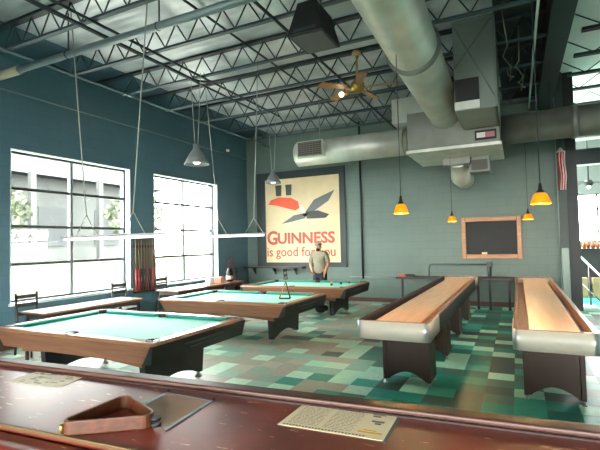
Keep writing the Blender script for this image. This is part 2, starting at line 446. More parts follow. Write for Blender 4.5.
def tree(x, y, h, label):
    t = thing('tree', label, 'tree', (x, y, 0), 0, 'trees outside')
    b = MB(); b.tube([(x,y,-.3),(x+.05,y,h*.4),(x,y+.1,h*.75)], [.16,.12,.06], 8); b.build('trunk', M['bark'], t)
    b = MB(); q = random.Random(int(x*10+y))
    for i in range(420):
        a, c = q.uniform(0, 2*PI), q.uniform(-1, 1); rr = q.uniform(.5, 1)**.5 * h*.33
        p = Vector((x + rr*math.cos(a)*math.sqrt(1-c*c), y + rr*math.sin(a)*math.sqrt(1-c*c), h*.72 + rr*c*.9))
        u = Vector((q.uniform(-1,1), q.uniform(-1,1), q.uniform(-1,1))).normalized(); v = u.orthogonal().normalized(); s = q.uniform(.1,.2)
        b.face([p-u*s, p+v*s*.6, p+u*s, p-v*s*.6])
    b.build('foliage', M['leaf'], t)
tree(-17.5, 9.5, 4.2, 'leafy tree outside behind the nearer window')
tree(-18.5, 17.5, 4.6, 'leafy tree outside behind the farther window')

# ================================================================= ROOF STEEL
JZ = 4.55
def joist(y, label):
    t = thing('roof_joist', label, 'roof joist', (-3.3, y, JZ), 0, 'open-web roof joists')
    b = MB(); b.box(-7.5, .5, y-.05, y+.05, ZC-.045, ZC-.003); b.build('top_chord', M['joist'], t)
    b = MB(); b.box(-6.75, .49, y-.035, y+.035, JZ, JZ+.03); b.build('bottom_chord', M['joistlow'], t)
    b = MB(); x = -6.75; up = False; pts = [(-7.3, y, ZC-.05)]
    n = 34
    for i in range(n+1):
        pts.append((-6.7 + i*(7.1/n), y, JZ+.03 if i % 2 == 0 else ZC-.045))
    for p, q in zip(pts, pts[1:]): b.cyl(p, q, .011, n=6)
    b.build('web_rods', M['joist'], t)
    return t
JY = [10.62, 9.5, 8.38, 7.26, 6.1, 4.97, 3.87, 2.75]
nm = ['first', 'second', 'third', 'fourth', 'fifth', 'sixth', 'seventh', 'eighth', 'ninth']
j0 = joist(JY[0], 'dark steel roof joist nearest the back wall')
for i, y in enumerate(JY[1:], 1):
    clone(j0, (-3.3, y, JZ), 0, 'dark steel roof joist, %s one counted out from the back wall' % nm[i])
def njoist(y, label):
    t = thing('roof_joist', label, 'roof joist', (3, y, 5.0), 0, 'roof joists of the next room')
    b = MB(); b.box(1.08, 6.4, y-.06, y+.06, 4.98, 5.03); b.build('bottom_chord', M['beam'], t)
    b = MB()
    for i in range(14):
        x = 1.0 + i*.4
        b.cyl((x, y, 5.29 if i % 2 == 0 else 5.02), (x+.4, y, 5.02 if i % 2 == 0 else 5.29), .011, n=6)
    b.build('web_rods', M['beam'], t)
    return t
n0 = njoist(7.3, 'black joist under the white ceiling at right, nearest one')
for i, y in enumerate((8.45, 9.6, 10.7, 11.8, 13.2, 14.6)):
    clone(n0, (3, y, 5.0), 0, 'black joist under the white ceiling at right, %s from the camera' % nm[i+1])
def rod(name, pts, r, m, label, cat, loc=None, n=8):
    b = MB(); b.tube(pts, r, n)
    c = sum((Vector(p) for p in pts), Vector()) / len(pts)
    return tag(b.build(name, m, loc=tuple(c)), label, cat)
def straight(name, p, q, r, m, label, cat, n=8):
    return rod(name, [p, q], r, m, label, cat, n=n)
straight('bridging_bar', (-6.6, 1, JZ-.02), (-6.6, 11.58, JZ-.02), .018, M['joistlit'], 'thin steel bar tying the joist ends along the left wall', 'bridging bar')
straight('bridging_bar', (-2.72, 1, JZ-.02), (-2.72, 11.58, JZ-.02), .022, M['joist'], 'dark bar tying the joists just left of the ceiling fan', 'bridging bar')
straight('bridging_bar', (-3.85, 1, ZC-.07), (-3.85, 11.58, ZC-.07), .018, M['joist'], 'dark bar up against the deck above the pool tables', 'bridging bar')
# three black conduits side by side, one of which turns towards the fan
straight('conduit', (-5.02, 1, JZ-.025), (-5.02, 8.2, JZ-.025), .02, M['conduit'], 'leftmost of the three black conduits running side by side under the joists', 'conduit')
straight('conduit', (-4.78, 1, JZ-.025), (-4.78, 8.8, JZ-.025), .02, M['conduit'], 'rightmost of the three black conduits running side by side under the joists', 'conduit')
pts = [(-4.9, 1, JZ-.075), (-4.9, 5.9, JZ-.075)] + [(-4.9+.3*(1-math.cos(a)), 5.9+.3*math.sin(a), JZ-.075) for a in (.4, .8, 1.2, PI/2)] + [(-1.5, 6.2, JZ-.075)]
rod('conduit', pts, .02, M['conduit'], 'middle black conduit that bends right towards the ceiling fan', 'conduit')
# grey sprinkler pipe across the front
t = thing('sprinkler_pipe', 'thick grey pipe crossing under the ceiling at upper left', 'pipe', (-4, 4.05, 4.36))
b = MB(); b.tube([(-6.75, 4.1, 4.36), (-1.44, 4.1, 4.36)], .05, 14); b.build('pipe', M['pipe'], t)
b = MB(); b.tube([(-7.5, 4.1, 4.36), (-6.72, 4.1, 4.36)], .066, 14); tag(b.build('end_fitting', mat('beige_fitting', '#b5aa92', .5), t), 'beige end fitting')
for x in (-5.6, -3.9, -2.2):
    b = MB(); b.cyl((x, 4.1, 4.4), (x, 4.1, ZC), .01, n=8); b.tube([(x-.02, 4.1+.05*math.cos(a), 4.36+.05*math.sin(a)) for a in [i*PI/6 for i in range(13)]], .008, 6); b.build('hanger', M['conduit'], t)
straight('conduit', (.34, 2.0, 4.5), (.34, 11.0, 4.5), .018, M['conduit_pale'], 'white pipe running overhead right of the big duct', 'conduit')
straight('conduit', (-7.484, -1, 4.26), (-7.484, 11.58, 4.26), .018, M['joistlit'], 'thin pale conduit high along the left wall', 'conduit')
rod('conduit', [(-3.8, 11.574, .62), (-3.8, 11.574, 4.94)], .028, M['conduit'], 'dark conduit running down the back wall right of the big sign', 'conduit')
# loose cables among the dark joists at right
for k, (x, y, lab) in enumerate(((.02, 6.9, 'pale cable drooping beside the grey sheet-metal shaft'), (.2, 7.6, 'loose pale cable hanging between the shaft and the white pipe'))):
    q = random.Random(k+3); pts = []
    for i in range(12):
        pts.append((x - .1 + .05*math.sin(i*1.7+k) + .012*i, y + .18*i, ZC - .01 if i in (0, 11) else 4.5 - .14*math.sin(i/11*PI) + .03*math.cos(i*2.1)))
    rod('cable', pts, .009, M['cablem'], lab, 'cable', n=6)

# ================================================================= DUCTS
AX = [(-1.03, -1.4, 4.17), (-1.06, 3.2, 4.12), (-1.1, 5.6, 4.06), (-1.09, 8.32, 3.93)]
root = thing('ventilation_duct', 'big round silver ductwork overhead, meeting in a sheet-metal box before the back wall', 'ventilation duct', (-1.0, 9.1, 3.27))
b = MB(); b.tube(AX, [.32, .32, .31, .29], 36); t = b.build('main_run', M['duct'], root)
for y, z, x in ((5.6, 4.06, -1.1), (2.9, 4.125, -1.055)):
    b = MB(); b.tube([(x, y-.05, z), (x, y-.02, z), (x, y+.02, z), (x, y+.05, z)], [.318, .35, .35, .318], 36); b.build('joint_flange', M['ductdark'], t)
for y in (1.8, 4.3, 7.0):
    b = MB(); b.cyl((-1.08, y, 4.3), (-1.08, y, 4.94), .012, n=6); b.build('hanger_rod', M['conduit'], t)
# plenum box
PX0, PX1, PY0, PY1, PZ0, PZ1 = -1.78, -.2, 8.3, 9.9, 3.27, 4.0
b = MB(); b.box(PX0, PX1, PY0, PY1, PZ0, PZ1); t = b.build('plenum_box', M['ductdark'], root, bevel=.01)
b = MB(); b.box(PX0-.03, PX1+.03, PY0-.03, PY1+.03, PZ0-.03, PZ0+.03); b.build('bottom_flange', M['duct'], t, bevel=.008)
b = MB(); b.box(-.6, -.25, PY0-.02, PY0-.002, 3.35, 3.52); tag(b.build('sticker_plate', M['matteblack'], t), 'black plate with a red and white sticker')
b = MB(); b.box(-.57, -.43, PY0-.026, PY0-.021, 3.39, 3.48); b.build('sticker_white', M['flagwhite'], t)
b = MB(); b.box(-.43, -.28, PY0-.026, PY0-.021, 3.39, 3.48); b.build('sticker_red', mat('sticker_pink', '#a4626c', .6), t)
b = MB(); b.box(-2.2, -1.25, 8.85, 9.75, 4.0, 4.5); b.build('upper_box', M['duct'], t, bevel=.01)
for x in (PX1-.1,):
    b = MB(); b.cyl((x, 9.1, PZ1), (x, 9.1, ZC), .012, n=6); b.build('hanger_rod', M['conduit'], t)
# cross ducts
CY, CZ, CR = 9.3, 3.70, .28
b = MB(); b.tube([(-4.58, CY, CZ), (-4.55, CY, CZ), (PX0, CY, CZ)], [.24, CR, CR], 32); t = b.build('left_run', M['duct'], root)
g = MB(); g.box(-4.42, -3.78, CY-.36, CY-.14, CZ-.15, CZ+.22); g.build('grille_collar', M['duct'], t, bevel=.01); gp = t
g = MB(); g.box(-4.39, -3.81, CY-.368, CY-.362, CZ-.12, CZ+.19); g.build('grille_back', M['grille'], gp)
g = MB()
for i in range(7):
    g.box(-4.39, -3.81, CY-.378, CY-.366, CZ-.11+i*.045, CZ-.095+i*.045)
for i in range(9):
    g.box(-4.38+i*.07, -4.37+i*.07, CY-.376, CY-.366, CZ-.12, CZ+.19)
g.build('grille_bars', mat('grille_bars_grey', '#77746b', .5, .3), gp)
for x in (-4.0, -2.2):
    b = MB(); b.cyl((x, CY, CZ+.27), (x, CY, ZC), .012, n=6); b.build('hanger_rod', M['pipe'], t)
b = MB(); b.tube([(-2.05, CY, CZ), (-2.0, CY, CZ), (-1.97, CY, CZ), (-1.92, CY, CZ)], [.282, .295, .295, .282], 32); b.build('joint_flange', M['ductdark'], t)
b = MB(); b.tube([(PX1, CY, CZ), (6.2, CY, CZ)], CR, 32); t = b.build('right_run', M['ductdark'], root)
for x in (1.0, 2.3):
    b = MB(); b.tube([(x-.06, CY, CZ), (x-.02, CY, CZ), (x+.02, CY, CZ), (x+.06, CY, CZ)], [.282, .305, .305, .282], 32); b.build('joint_flange', M['ductdark'], t)
b = MB(); b.cyl((.64, CY, CZ+.27), (.64, CY, 4.51), .012, n=6); b.build('hanger_rod', M['conduit'], t)
# rectangular shaft in front of it
t = thing('sheet_metal_shaft', 'square grey-green sheet-metal shaft dropping from the roof beside the big duct', 'duct shaft', (-.47, 7.6, 3.55))
UX0, UX1, UY0, UY1, UZ0 = -.77, -.19, 7.0, 8.25, 3.55
b = MB(); b.box(UX0, UX1, UY0, UY1, UZ0, ZC-.01); b.build('shaft_body', M['unit'], t)
b = MB()
for p, q in (((UX1-.02, 4.9), (UX0, 4.2)), ((UX0, 4.9), (UX1-.02, 3.7))):
    b.tube([(p[0], UY0-.001, p[1]), (q[0], UY0-.001, q[1])], .008, 6)
b.box(UX1-.025, UX1+.012, UY0-.012, UY1, UZ0, ZC-.01); b.box(UX0, UX1, UY0-.012, UY0, 4.86, 4.9)
b.build('cross_brace', mat('unit_edge_metal', '#69736d', .5, .3), t)
b = MB(); b.box(-.76, -.42, UY0-.02, UY0-.002, 3.68, 4.03); tag(b.build('vent_opening', M['matteblack'], t), 'dark vent opening')
b = MB(); b.box(-.77, -.42, UY0-.05, UY0-.002, 3.56, 3.68); b.build('vent_lip', M['duct'], t)
# short elbow under the box
b = MB()
pts = [(-1.03+.0*i, 9.35+.55*math.sin(i/6*PI/2), 3.26-.3*(1-math.cos(i/6*PI/2))) for i in range(7)] + [(-.98, 10.3, 2.93)]
b.tube(pts, .2, 24); t = b.build('elbow', M['duct'], root)
b = MB(); b.box(-1.28, -.76, 9.15, 9.6, 3.1, 3.25); b.build('boot_collar', M['ductdark'], t, bevel=.01)
b = MB(); b.box(-.8, -.42, 9.3, 9.75, 2.94, 3.25); b.build('outlet_box', M['ductdark'], t, bevel=.01)
b = MB(); b.box(-.76, -.46, 9.29, 9.305, 2.98, 3.18); b.build('outlet_grille', M['grille'], t)

# ================================================================= HUNG THINGS
t = thing('hanging_speaker', 'black wedge-shaped speaker box hung from the ceiling', 'speaker', (-2.0, 4.5, 3.9))
b = MB(); b.hexa([(-2.2,4.26,3.9),(-1.77,4.26,3.9),(-1.77,4.8,3.9),(-2.2,4.8,3.9)], [(-2.08,4.3,4.27),(-1.86,4.3,4.27),(-1.86,4.76,4.27),(-2.08,4.76,4.27)])
b.build('cabinet', M['matteblack'], t, bevel=.01)
b = MB(); b.box(-2.17, -1.8, 4.3, 4.77, 3.892, 3.899); b.build('grille_cloth', mat('speaker_grille', '#41484a', .5), t)
b = MB(); b.box(-2.12, -1.85, 4.258, 4.264, 3.93, 3.96); b.box(-2.0, -1.94, 4.5, 4.55, 4.26, 4.3); b.build('bracket', M['conduit'], t)
for y in (4.4, 4.66):
    b = MB(); b.cyl((-1.97, y, 4.27), (-1.97, y, ZC), .012, n=6); b.build('suspension_rod', M['pipe'], t)
# ceiling fan
FX, FYY, FZ = -2.04, 6.2, 3.9
t = thing('ceiling_fan', 'brass ceiling fan with five wooden blades', 'ceiling fan', (FX, FYY, FZ))
b = MB(); b.cyl((FX, FYY, FZ+.1), (FX, FYY, 4.44), .016, n=10); b.build('downrod', M['fanbrass'], t)
b = MB(); b.lathe([(0, .1), (.06, .1), (.07, .05), (0, .03)], (FX, FYY, 4.35), 16); b.build('canopy', mat('junction_beige', '#b09a6a', .5), t)
b = MB(); b.lathe([(0, .12), (.05, .12), (.1, .07), (.11, 0), (.08, -.05), (.05, -.07), (0, -.075)], (FX, FYY, FZ), 24); b.build('motor', M['fanbrass'], t)
for k in range(5):
    a = .12 + k * 2*PI/5
    R_ = Matrix.Rotation(a, 4, 'Z')
    bl = MB(); bl.hexa([(.17,-.05,-.012),(.57,-.08,-.022),(.62,0,-.012),(.57,.08,.006),(.17,.05,.004)], [(.17,-.05,-.004),(.57,-.08,-.014),(.62,0,-.004),(.57,.08,.014),(.17,.05,.012)])
    bmesh.ops.transform(bl.bm, matrix=Matrix.Translation((FX, FYY, FZ)) @ R_, verts=bl.bm.verts); bo = bl.build('blade', M['fanwood'], t)
    ar = MB(); ar.hexa([(.07,-.012,-.02),(.2,-.03,-.016),(.2,.03,-.016),(.07,.012,-.02)], [(.07,-.012,-.008),(.2,-.03,-.006),(.2,.03,-.006),(.07,.012,-.008)])
    bmesh.ops.transform(ar.bm, matrix=Matrix.Translation((FX, FYY, FZ)) @ R_, verts=ar.bm.verts); ar.build('blade_arm', M['fanbrass'], bo)
b = MB(); b.tube([(FX-.04, FYY-.03, FZ-.06), (FX-.18, FYY-.1, FZ-.09)], .012, 8); b.build('lamp_arm', M['fanbrass'], t)
b = MB(); b.ball((FX-.21, FYY-.12, FZ-.1), .035, 12); b.build('bulb', M['bulb'], t)
# pool-table light bars
def light_bar(x0, x1, y, z, yt, ties, label):
    t = thing('pool_table_light', label, 'pool table light', ((x0+x1)/2, y, z), 0, 'light bars over the pool tables')
    b = MB(); b.prism([(y-.05, z), (y+.05, z), (y+.025, z+.028), (y-.025, z+.028)], 'x', x0, x1); b.build('reflector', mat('light_bar_white', '#a5aaa6', .4), t)
    b = MB(); b.tube([(x0+.03, y, z-.014), (x1-.03, y, z-.014)], .016, 12); b.build('lamp_tube', M['tube'], t)
    for (xt, xb) in ties:
        b = MB(); b.cyl((xt, yt, ZC+.02), (xb, y, z+.3), .008, n=6)
        for d in (-.19, .19): b.cyl((xb, y, z+.3), (xb+d, y, z+.026), .006, n=6)
        b.build('suspension_cable', M['rope'], t)
light_bar(-5.53, -3.75, 3.97, 1.755, 3.97, ((-5.38, -5.07), (-3.93, -4.23)), 'slim white light bar hanging over the nearest pool table')
light_bar(-5.76, -4.0, 6.75, 1.79, 6.75, ((-5.3, -5.01), (-4.08, -4.23)), 'slim white light bar hanging over the middle pool table')
def cone(x, y, z, label, k=1):
    t = thing('cone_lamp', label, 'hanging lamp', (x, y, z), 0, 'grey cone lamps')
    b = MB(); b.lathe([(.05*k,.34*k),(.06*k,.26*k),(.13*k,.16*k),(.21*k,0),(.2*k,0),(.12*k,.15*k),(.05*k,.25*k),(0,.25*k)], (x,y,z), 28); b.build('lamp_shade', M['shade'], t)
    b = MB(); b.ball((x,y,z+.07), .07, 14); b.build('bulb', M['bulb'], t)
    for d in (-.05, .05):
        b = MB(); b.cyl((x+d*.6, y, z+.33*k), (x+d*2.2, y, JZ+.01), .007, n=6); b.build('suspension_cable', M['rope'], t)
cone(-4.85, 5.95, 3.0, 'grey cone lamp hanging before the farther window')
cone(-4.72, 8.35, 2.93, 'grey cone lamp hanging before the top left of the big sign', .85)
def pendant(x, y, z, d, label, top):
    t = thing('pendant_lamp', label, 'pendant lamp', (x, y, z), 0, 'amber pendant lamps')
    r = d/2
    b = MB(); b.lathe([(r,0),(r*.93,.028),(r*.66,.09),(r*.45,.108),(r*.43,.104),(r*.62,.086),(r*.88,.026),(r*.95,0),(r,0)], (x,y,z), 28); b.build('glass_shade', M['amber'], t)
    b = MB(); b.lathe([(0,.102),(r*.46,.1),(r*.36,.125),(.02,.14),(.012,.2),(0,.2)], (x,y,z), 16); b.build('socket_cap', M['matteblack'], t)
    b = MB(); b.ball((x,y,z+.06), .03, 10); b.build('bulb', M['bulb'], t)
    b = MB(); b.cyl((x,y,z+.19), (x,y,top), .005, n=6); b.build('cord', M['conduit'], t)
    li = bpy.data.lights.new('pendant_glow', 'POINT'); li.energy = 11; li.color = (1, .7, .35); li.shadow_soft_size = .03
    lo = bpy.data.objects.new('pendant_glow', li); lo.location = (0, 0, -.02); lo.parent = t; COL.objects.link(lo)
pendant(-1.17, 5.0, 1.93, .165, 'amber pendant lamp over the near end of the left shuffleboard', 3.765)
pendant(-1.127, 9.05, 1.975, .165, 'amber pendant lamp over the far end of the left shuffleboard', 3.24)
pendant(.22, 4.9, 1.95, .185, 'amber pendant lamp over the near end of the right shuffleboard', 4.94)
pendant(.2, 9.4, 1.97, .185, 'amber pendant lamp over the far end of the right shuffleboard', 3.425)

# ================================================================= POOL TABLES
def pool_table():
    L, W, H = 2.56, 1.60, .69      # centred, length along X
    t = thing('pool_table', '', 'pool table')
    hx, hy = L/2, W/2
    def ring(z0, z1, o0, o1, i0):
        """rectangular frame, outer half-size inset o0 at z0 / o1 at z1, inner inset i0"""
        b = MB()
        for sx0, sx1, sy0, sy1 in ((-1,1,-1,-1),(-1,1,1,1)):
            pass
        O0=[(-hx+o0,-hy+o0),(hx-o0,-hy+o0),(hx-o0,hy-o0),(-hx+o0,hy-o0)]; O1=[(-hx+o1,-hy+o1),(hx-o1,-hy+o1),(hx-o1,hy-o1),(-hx+o1,hy-o1)]
        I=[(-hx+i0,-hy+i0),(hx-i0,-hy+i0),(hx-i0,hy-i0),(-hx+i0,hy-i0)]
        for k in range(4):
            j=(k+1)%4
            b.hexa([(*O0[k],z0),(*O0[j],z0),(*I[j],z0),(*I[k],z0)], [(*O1[k],z1),(*O1[j],z1),(*I[j],z1),(*I[k],z1)])
        return b
    b = ring(H-.035, H, .0, .015, .125); b.build('rail_top', M['rail'], t, bevel=.012, seg=3)
    # aprons: long sides wood, ends black with ball return
    for s in (-1, 1):
        b = MB(); b.hexa([(-hx+.06, s*(hy-.03), H-.215), (hx-.06, s*(hy-.03), H-.215), (hx-.06, s*(hy-.09), H-.215), (-hx+.06, s*(hy-.09), H-.215)],
                         [(-hx+.02, s*(hy-.008), H-.036), (hx-.02, s*(hy-.008), H-.036), (hx-.02, s*(hy-.09), H-.036), (-hx+.02, s*(hy-.09), H-.036)])
        b.build('apron', M['apron'], t)
        b = MB(); b.hexa([(s*(hx-.035), -hy+.02, H-.218), (s*(hx-.035), hy-.02, H-.218), (s*(hx-.15), hy-.02, H-.218), (s*(hx-.15), -hy+.02, H-.218)],
                         [(s*(hx+.004), -hy-.002, H-.03), (s*(hx+.004), hy+.002, H-.03), (s*(hx-.03), hy+.002, H-.03), (s*(hx-.03), -hy-.002, H-.03)])
        e = b.build('end_panel', M['black'], t)
        g = MB()
        for i, (z, w) in enumerate(((H-.1, .34), (H-.15, .26))):
            xo = hx - (H-.03-z)/.188*.039 + .006
            g.box(s*xo-.012, s*xo+.012, -w, w, z-.008, z+.008)
        g.build('ball_return', mat('return_slot', '#2d3a3e', .35), e)
    # recessed lower cabinet, curved bottom
    n = 14
    for s in (-1, 1):
        low = [(-hx+.3 + i*(L-.6)/n, H-.30 + .05*math.sin(PI*i/n)) for i in range(n+1)]
        b = MB(); b.prism([(hx-.3, H-.2), (-hx+.3, H-.2)] + low, 'y', s*(hy-.16), s*(hy-.2)); b.build('lower_skirt', M['apron'], t)
    pass
    # bed and cushions
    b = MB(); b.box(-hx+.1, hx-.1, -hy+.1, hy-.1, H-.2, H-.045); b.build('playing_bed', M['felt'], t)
    ci, pk = .125, .075
    def cush(p, q, nrm):
        p, q, nrm = Vector(p), Vector(q), Vector(nrm); d = (q-p).normalized()
        b = MB(); z0, z1, z2 = H-.046, H-.014, H-.002
        b.hexa([(*(p),z0),(*(q),z0),(*(q+nrm*.03-d*.03),z0),(*(p+nrm*.03+d*.03),z0)], [(*(p),z2),(*(q),z2),(*(q+nrm*.045-d*.045),z1),(*(p+nrm*.045+d*.045),z1)])
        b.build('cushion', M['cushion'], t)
    for s in (-1, 1):
        y = s*(hy-ci)
        cush((-hx+ci+pk, y), (-pk, y), (0, -s)); cush((pk, y), (hx-ci-pk, y), (0, -s))
        x = s*(hx-ci)
        cush((x, -hy+ci+pk), (x, hy-ci-pk), (-s, 0))
    for x in (-hx+ci-.01, 0, hx-ci+.01):
        for s in (-1, 1):
            y = s*(hy-ci+ (.03 if x == 0 else -.0)+.0)
            b = MB(); b.lathe([(.062, .004), (.072, .006), (.074, -.03), (.066, -.1), (0, -.1), (0, -.085), (.058, -.04), (.062, .004)], (x, y, H), 18); b.build('pocket', M['matteblack'], t)
    # pedestals: full-width black panels with an arched foot
    for s in (-1, 1):
        b = MB(); n = 12
        w0, w1 = .50, .46
        arch = [(-w1+.06 + i*(2*w1-.12)/n, .07 + .09*math.sin(PI*i/n)) for i in range(n+1)]
        out = [(-w0, H-.2), (-w1, .06), (-w1+.06, .06)] + arch + [(w1-.06, .06), (w1, .06), (w0, H-.2)]
        xc = s*(hx-.46)
        b.prism(out, 'x', xc-.045, xc+.045)
        p = b.build('pedestal', M['black'], t, bevel=.012)
        for q in (-1, 1):
            f = MB(); f.lathe([(0,.06),(.02,.06),(.02,.025),(.042,.012),(.045,0),(0,0)], (xc, q*(w1-.035), 0), 16); tag(f.build('levelling_foot', M['chrome'], p), 'metal foot')
    return t
pt = pool_table()
pt.location = (-4.44, 3.99, 0); pt['label'] = 'teal-topped pool table nearest the camera, closest to the bar counter'; pt['group'] = 'pool tables'
clone(pt, (-4.48, 6.76, 0), 0, 'middle pool table with a triangle rack standing on it', 'pool tables')
clone(pt, (-4.43, 9.27, 0), 0, 'farthest pool table, with the man standing behind it', 'pool tables')

# triangle rack upright on table 2
t = thing('ball_rack', 'thin triangle ball rack standing upright on the middle pool table', 'ball rack', (-3.69, 6.88, .646))
A, B_, C_ = Vector((-3.785, 6.83, .658)), Vector((-3.605, 6.90, .658)), Vector((-3.70, 6.92, .95))
for nm_, p, q, m in (('left_bar', A, C_, M['oak']), ('right_bar', B_, C_, M['matteblack']), ('base_bar', A, B_, M['matteblack'])):
    b = MB(); b.tube([p, q], .012, 8); b.build('rack_bar', m, t)
# balls on the third table
for (x, y), c, lab in (((-3.97, 9.72), '#c9a23a', 'yellow ball on the farthest pool table'), ((-3.68, 9.58), '#101418', 'black ball on the farthest pool table'), ((-3.78, 9.25), '#1f3350', 'dark blue ball on the farthest pool table'), ((-3.56, 9.8), '#7a2a22', 'dark red ball on the farthest pool table')):
    b = MB(); b.ball((x, y, .646+.029), .029, 16); tag(b.build('pool_ball', mat('ball_'+c[1:], c, .15, coat=.5), loc=(x, y, .646)), lab, 'pool ball', 'balls on the farthest pool table')
# bag on the floor
t = thing('duffel_bag', 'small black bag on the floor under the right part of the far pool table', 'bag', (-4.12, 9.42, 0))
b = MB(); b.ball((-4.14, 9.42, .085), .085, 16, (1.5, 1.0, 1.0)); b.ball((-4.05, 9.46, .11), .07, 14, (1.3, 1.1, .9)); b.build('bag_body', M['blackfab'], t)
b = MB(); b.tube([(-4.2, 9.36, .15), (-4.17, 9.36, .2), (-4.1, 9.37, .2), (-4.07, 9.37, .15)], .01, 8); b.build('handle', M['black'], t)

# ================================================================= SHUFFLEBOARDS
def shuffleboard(x0, x1, label, play, gut, capL, capR, side, seed):
    y0, y1, H = 4.47, 10.45, .80
    xc = (x0+x1)/2
    t = thing('shuffleboard_table', label, 'shuffleboard table', (xc, (y0+y1)/2, 0), 0, 'shuffleboard tables')
    g = .14
    b = MB(); b.box(x0+g, x1-.12, y0+.04, y1-.1, H-.13, H-.03); b.build('playfield', play, t, bevel=.004)
    b = MB(); b.box(x0+.02, x1-.02, y0+.03, y1-.03, H-.2, H-.12); b.build('gutter', gut, t)
    for xa, xb, m in ((x0+.005, x0+.045, capL), (x1-.045, x1-.005, capR)):
        b = MB(); b.box(xa, xb, y0+.04, y1-.02, H-.2, H); r = b.build('side_rail', m, t, bevel=.006)
    b = MB(); b.box(x0, x0+.006, y0+.62, y1-.05, H-.2, H-.02); b.box(x1-.006, x1+.001, y0+.62, y1-.05, H-.2, H-.02); b.build('side_panel', side, t)
    # wrap-round cream fascia with metal corners, near and far end
    for ya, sg in ((y0, 1), (y1, -1)):
        c = .05; n = 6
        def outl(ins):
            pts = []
            r = c - ins
            xa, xb, yy = x0+ins, x1-ins, ya+sg*ins
            pts.append((xa, ya+sg*.62))
            for i in range(n+1):
                a = PI + i/n*PI/2
                pts.append((x0+c + r*math.cos(a), ya+sg*(c + r*math.sin(a))))
            for i in range(n+1):
                a = 1.5*PI + i/n*PI/2
                pts.append((x1-c + r*math.cos(a), ya+sg*(c + r*math.sin(a))))
            pts.append((xb, ya+sg*.62))
            return pts
        o_, i_ = outl(-.004), outl(.016)
        b = MB()
        k = len(o_)
        z0, z1 = H-.19, H-.004
        vo0=[b.bm.verts.new((*p,z0)) for p in o_]; vo1=[b.bm.verts.new((*p,z1)) for p in o_]; vi0=[b.bm.verts.new((*p,z0)) for p in i_]; vi1=[b.bm.verts.new((*p,z1)) for p in i_]
        for i in range(k-1):
            for q in ((vo0[i],vo0[i+1],vo1[i+1],vo1[i]), (vi0[i+1],vi0[i],vi1[i],vi1[i+1]), (vo1[i],vo1[i+1],vi1[i+1],vi1[i]), (vo0[i+1],vo0[i],vi0[i],vi0[i+1])):
                f = b.bm.faces.new(q)
                f.material_index = 1 if (1 <= i <= n or n+1 < i <= 2*n+1) else 0
                f.smooth = True
        b.bm.faces.new((vo0[0],vo1[0],vi1[0],vi0[0])); b.bm.faces.new((vo0[-1],vi0[-1],vi1[-1],vo1[-1]))
        fo = b.build('end_fascia', [M['cream'], M['chrome']], t)
        b = MB(); b.box(x0+.02, x1-.02, min(ya+sg*.006, ya+sg*.036), max(ya+sg*.006, ya+sg*.036), H-.02, H); b.build('end_rail', M['railwood'], t, bevel=.005)
    # four pedestals
    for k, py in enumerate((5.02, 6.3, 7.75, 9.2)):
        xa, xb = xc-.26, xc+.275
        b = MB(); n = 12
        arch = [(xa+.07 + i*(xb-xa-.14)/n, .06+.085*math.sin(PI*i/n)) for i in range(n+1)]
        b.prism([(xa+.03, H-.19), (xa+.03, .05), (xa+.07, .05)] + arch + [(xb-.07, .05), (xb-.03, .05), (xb-.03, H-.19)], 'y', py+.02, py+.05)
        b.prism([(xa+.03, H-.19), (xa+.03, .05), (xa+.07, .05)] + arch + [(xb-.07, .05), (xb-.03, .05), (xb-.03, H-.19)], 'y', py+.30, py+.33)
        p = b.build('pedestal', M['legbrown'], t)
        for xq in (xa, xb-.045):
            b = MB(); b.box(xq, xq+.045, py, py+.35, .045, H-.19); b.build('side_post', M['legbrown'], p, bevel=.006)
        for xq in (xa+.018, xb-.018):
            for yq in (py+.03, py+.32):
                b = MB(); b.lathe([(0,.05),(.009,.05),(.009,.014),(.022,.008),(.024,0),(0,0)], (xq, yq, 0), 12); tag(b.build('levelling_foot', M['chrome'], p), 'metal foot')
    b = MB(); b.box(xc-.2, xc+.2, y0+.25, y1-.25, H-.24, H-.2); b.build('under_beam', M['matteblack'], t)
    return t
shuffleboard(-1.55, -.81, 'left shuffleboard table with grainy maple top and dark left gutter', M['maple'], M['gutter'], M['gutter'], M['railwood'], M['sidegrey'], 1)
shuffleboard(-.07, .60, 'right shuffleboard table with plain maple top, cut off by the frame', M['mapleR'], M['gutterbrown'], M['gutterbrown'], M['railpale'], M['sidegrey'], 2)

# ================================================================= BACK WALL
YS = YB - .004
t = thing('wall_sign', 'big cream painted sign with red lettering in a dark frame', 'sign', (-5.6, YB-.03, .95))
b = MB()
b.box(-7.12, -6.82, YS-.05, YS, .93, 3.76); b.box(-4.42, -4.25, YS-.05, YS, .93, 3.76); b.box(-6.82, -4.42, YS-.05, YS, 3.54, 3.76); b.box(-6.82, -4.42, YS-.05, YS, .93, 1.06)
b.build('frame', M['posterframe'], t)
b = MB(); b.box(-6.83, -4.41, YS-.03, YS, 1.05, 3.55); b.build('panel', M['posterbase'], t)
YP = YS - .032
def flat(pts, name, m, d=.006):
    b = MB(); b.prism(pts, 'y', YP-d, YP); return b.build(name, m, t)
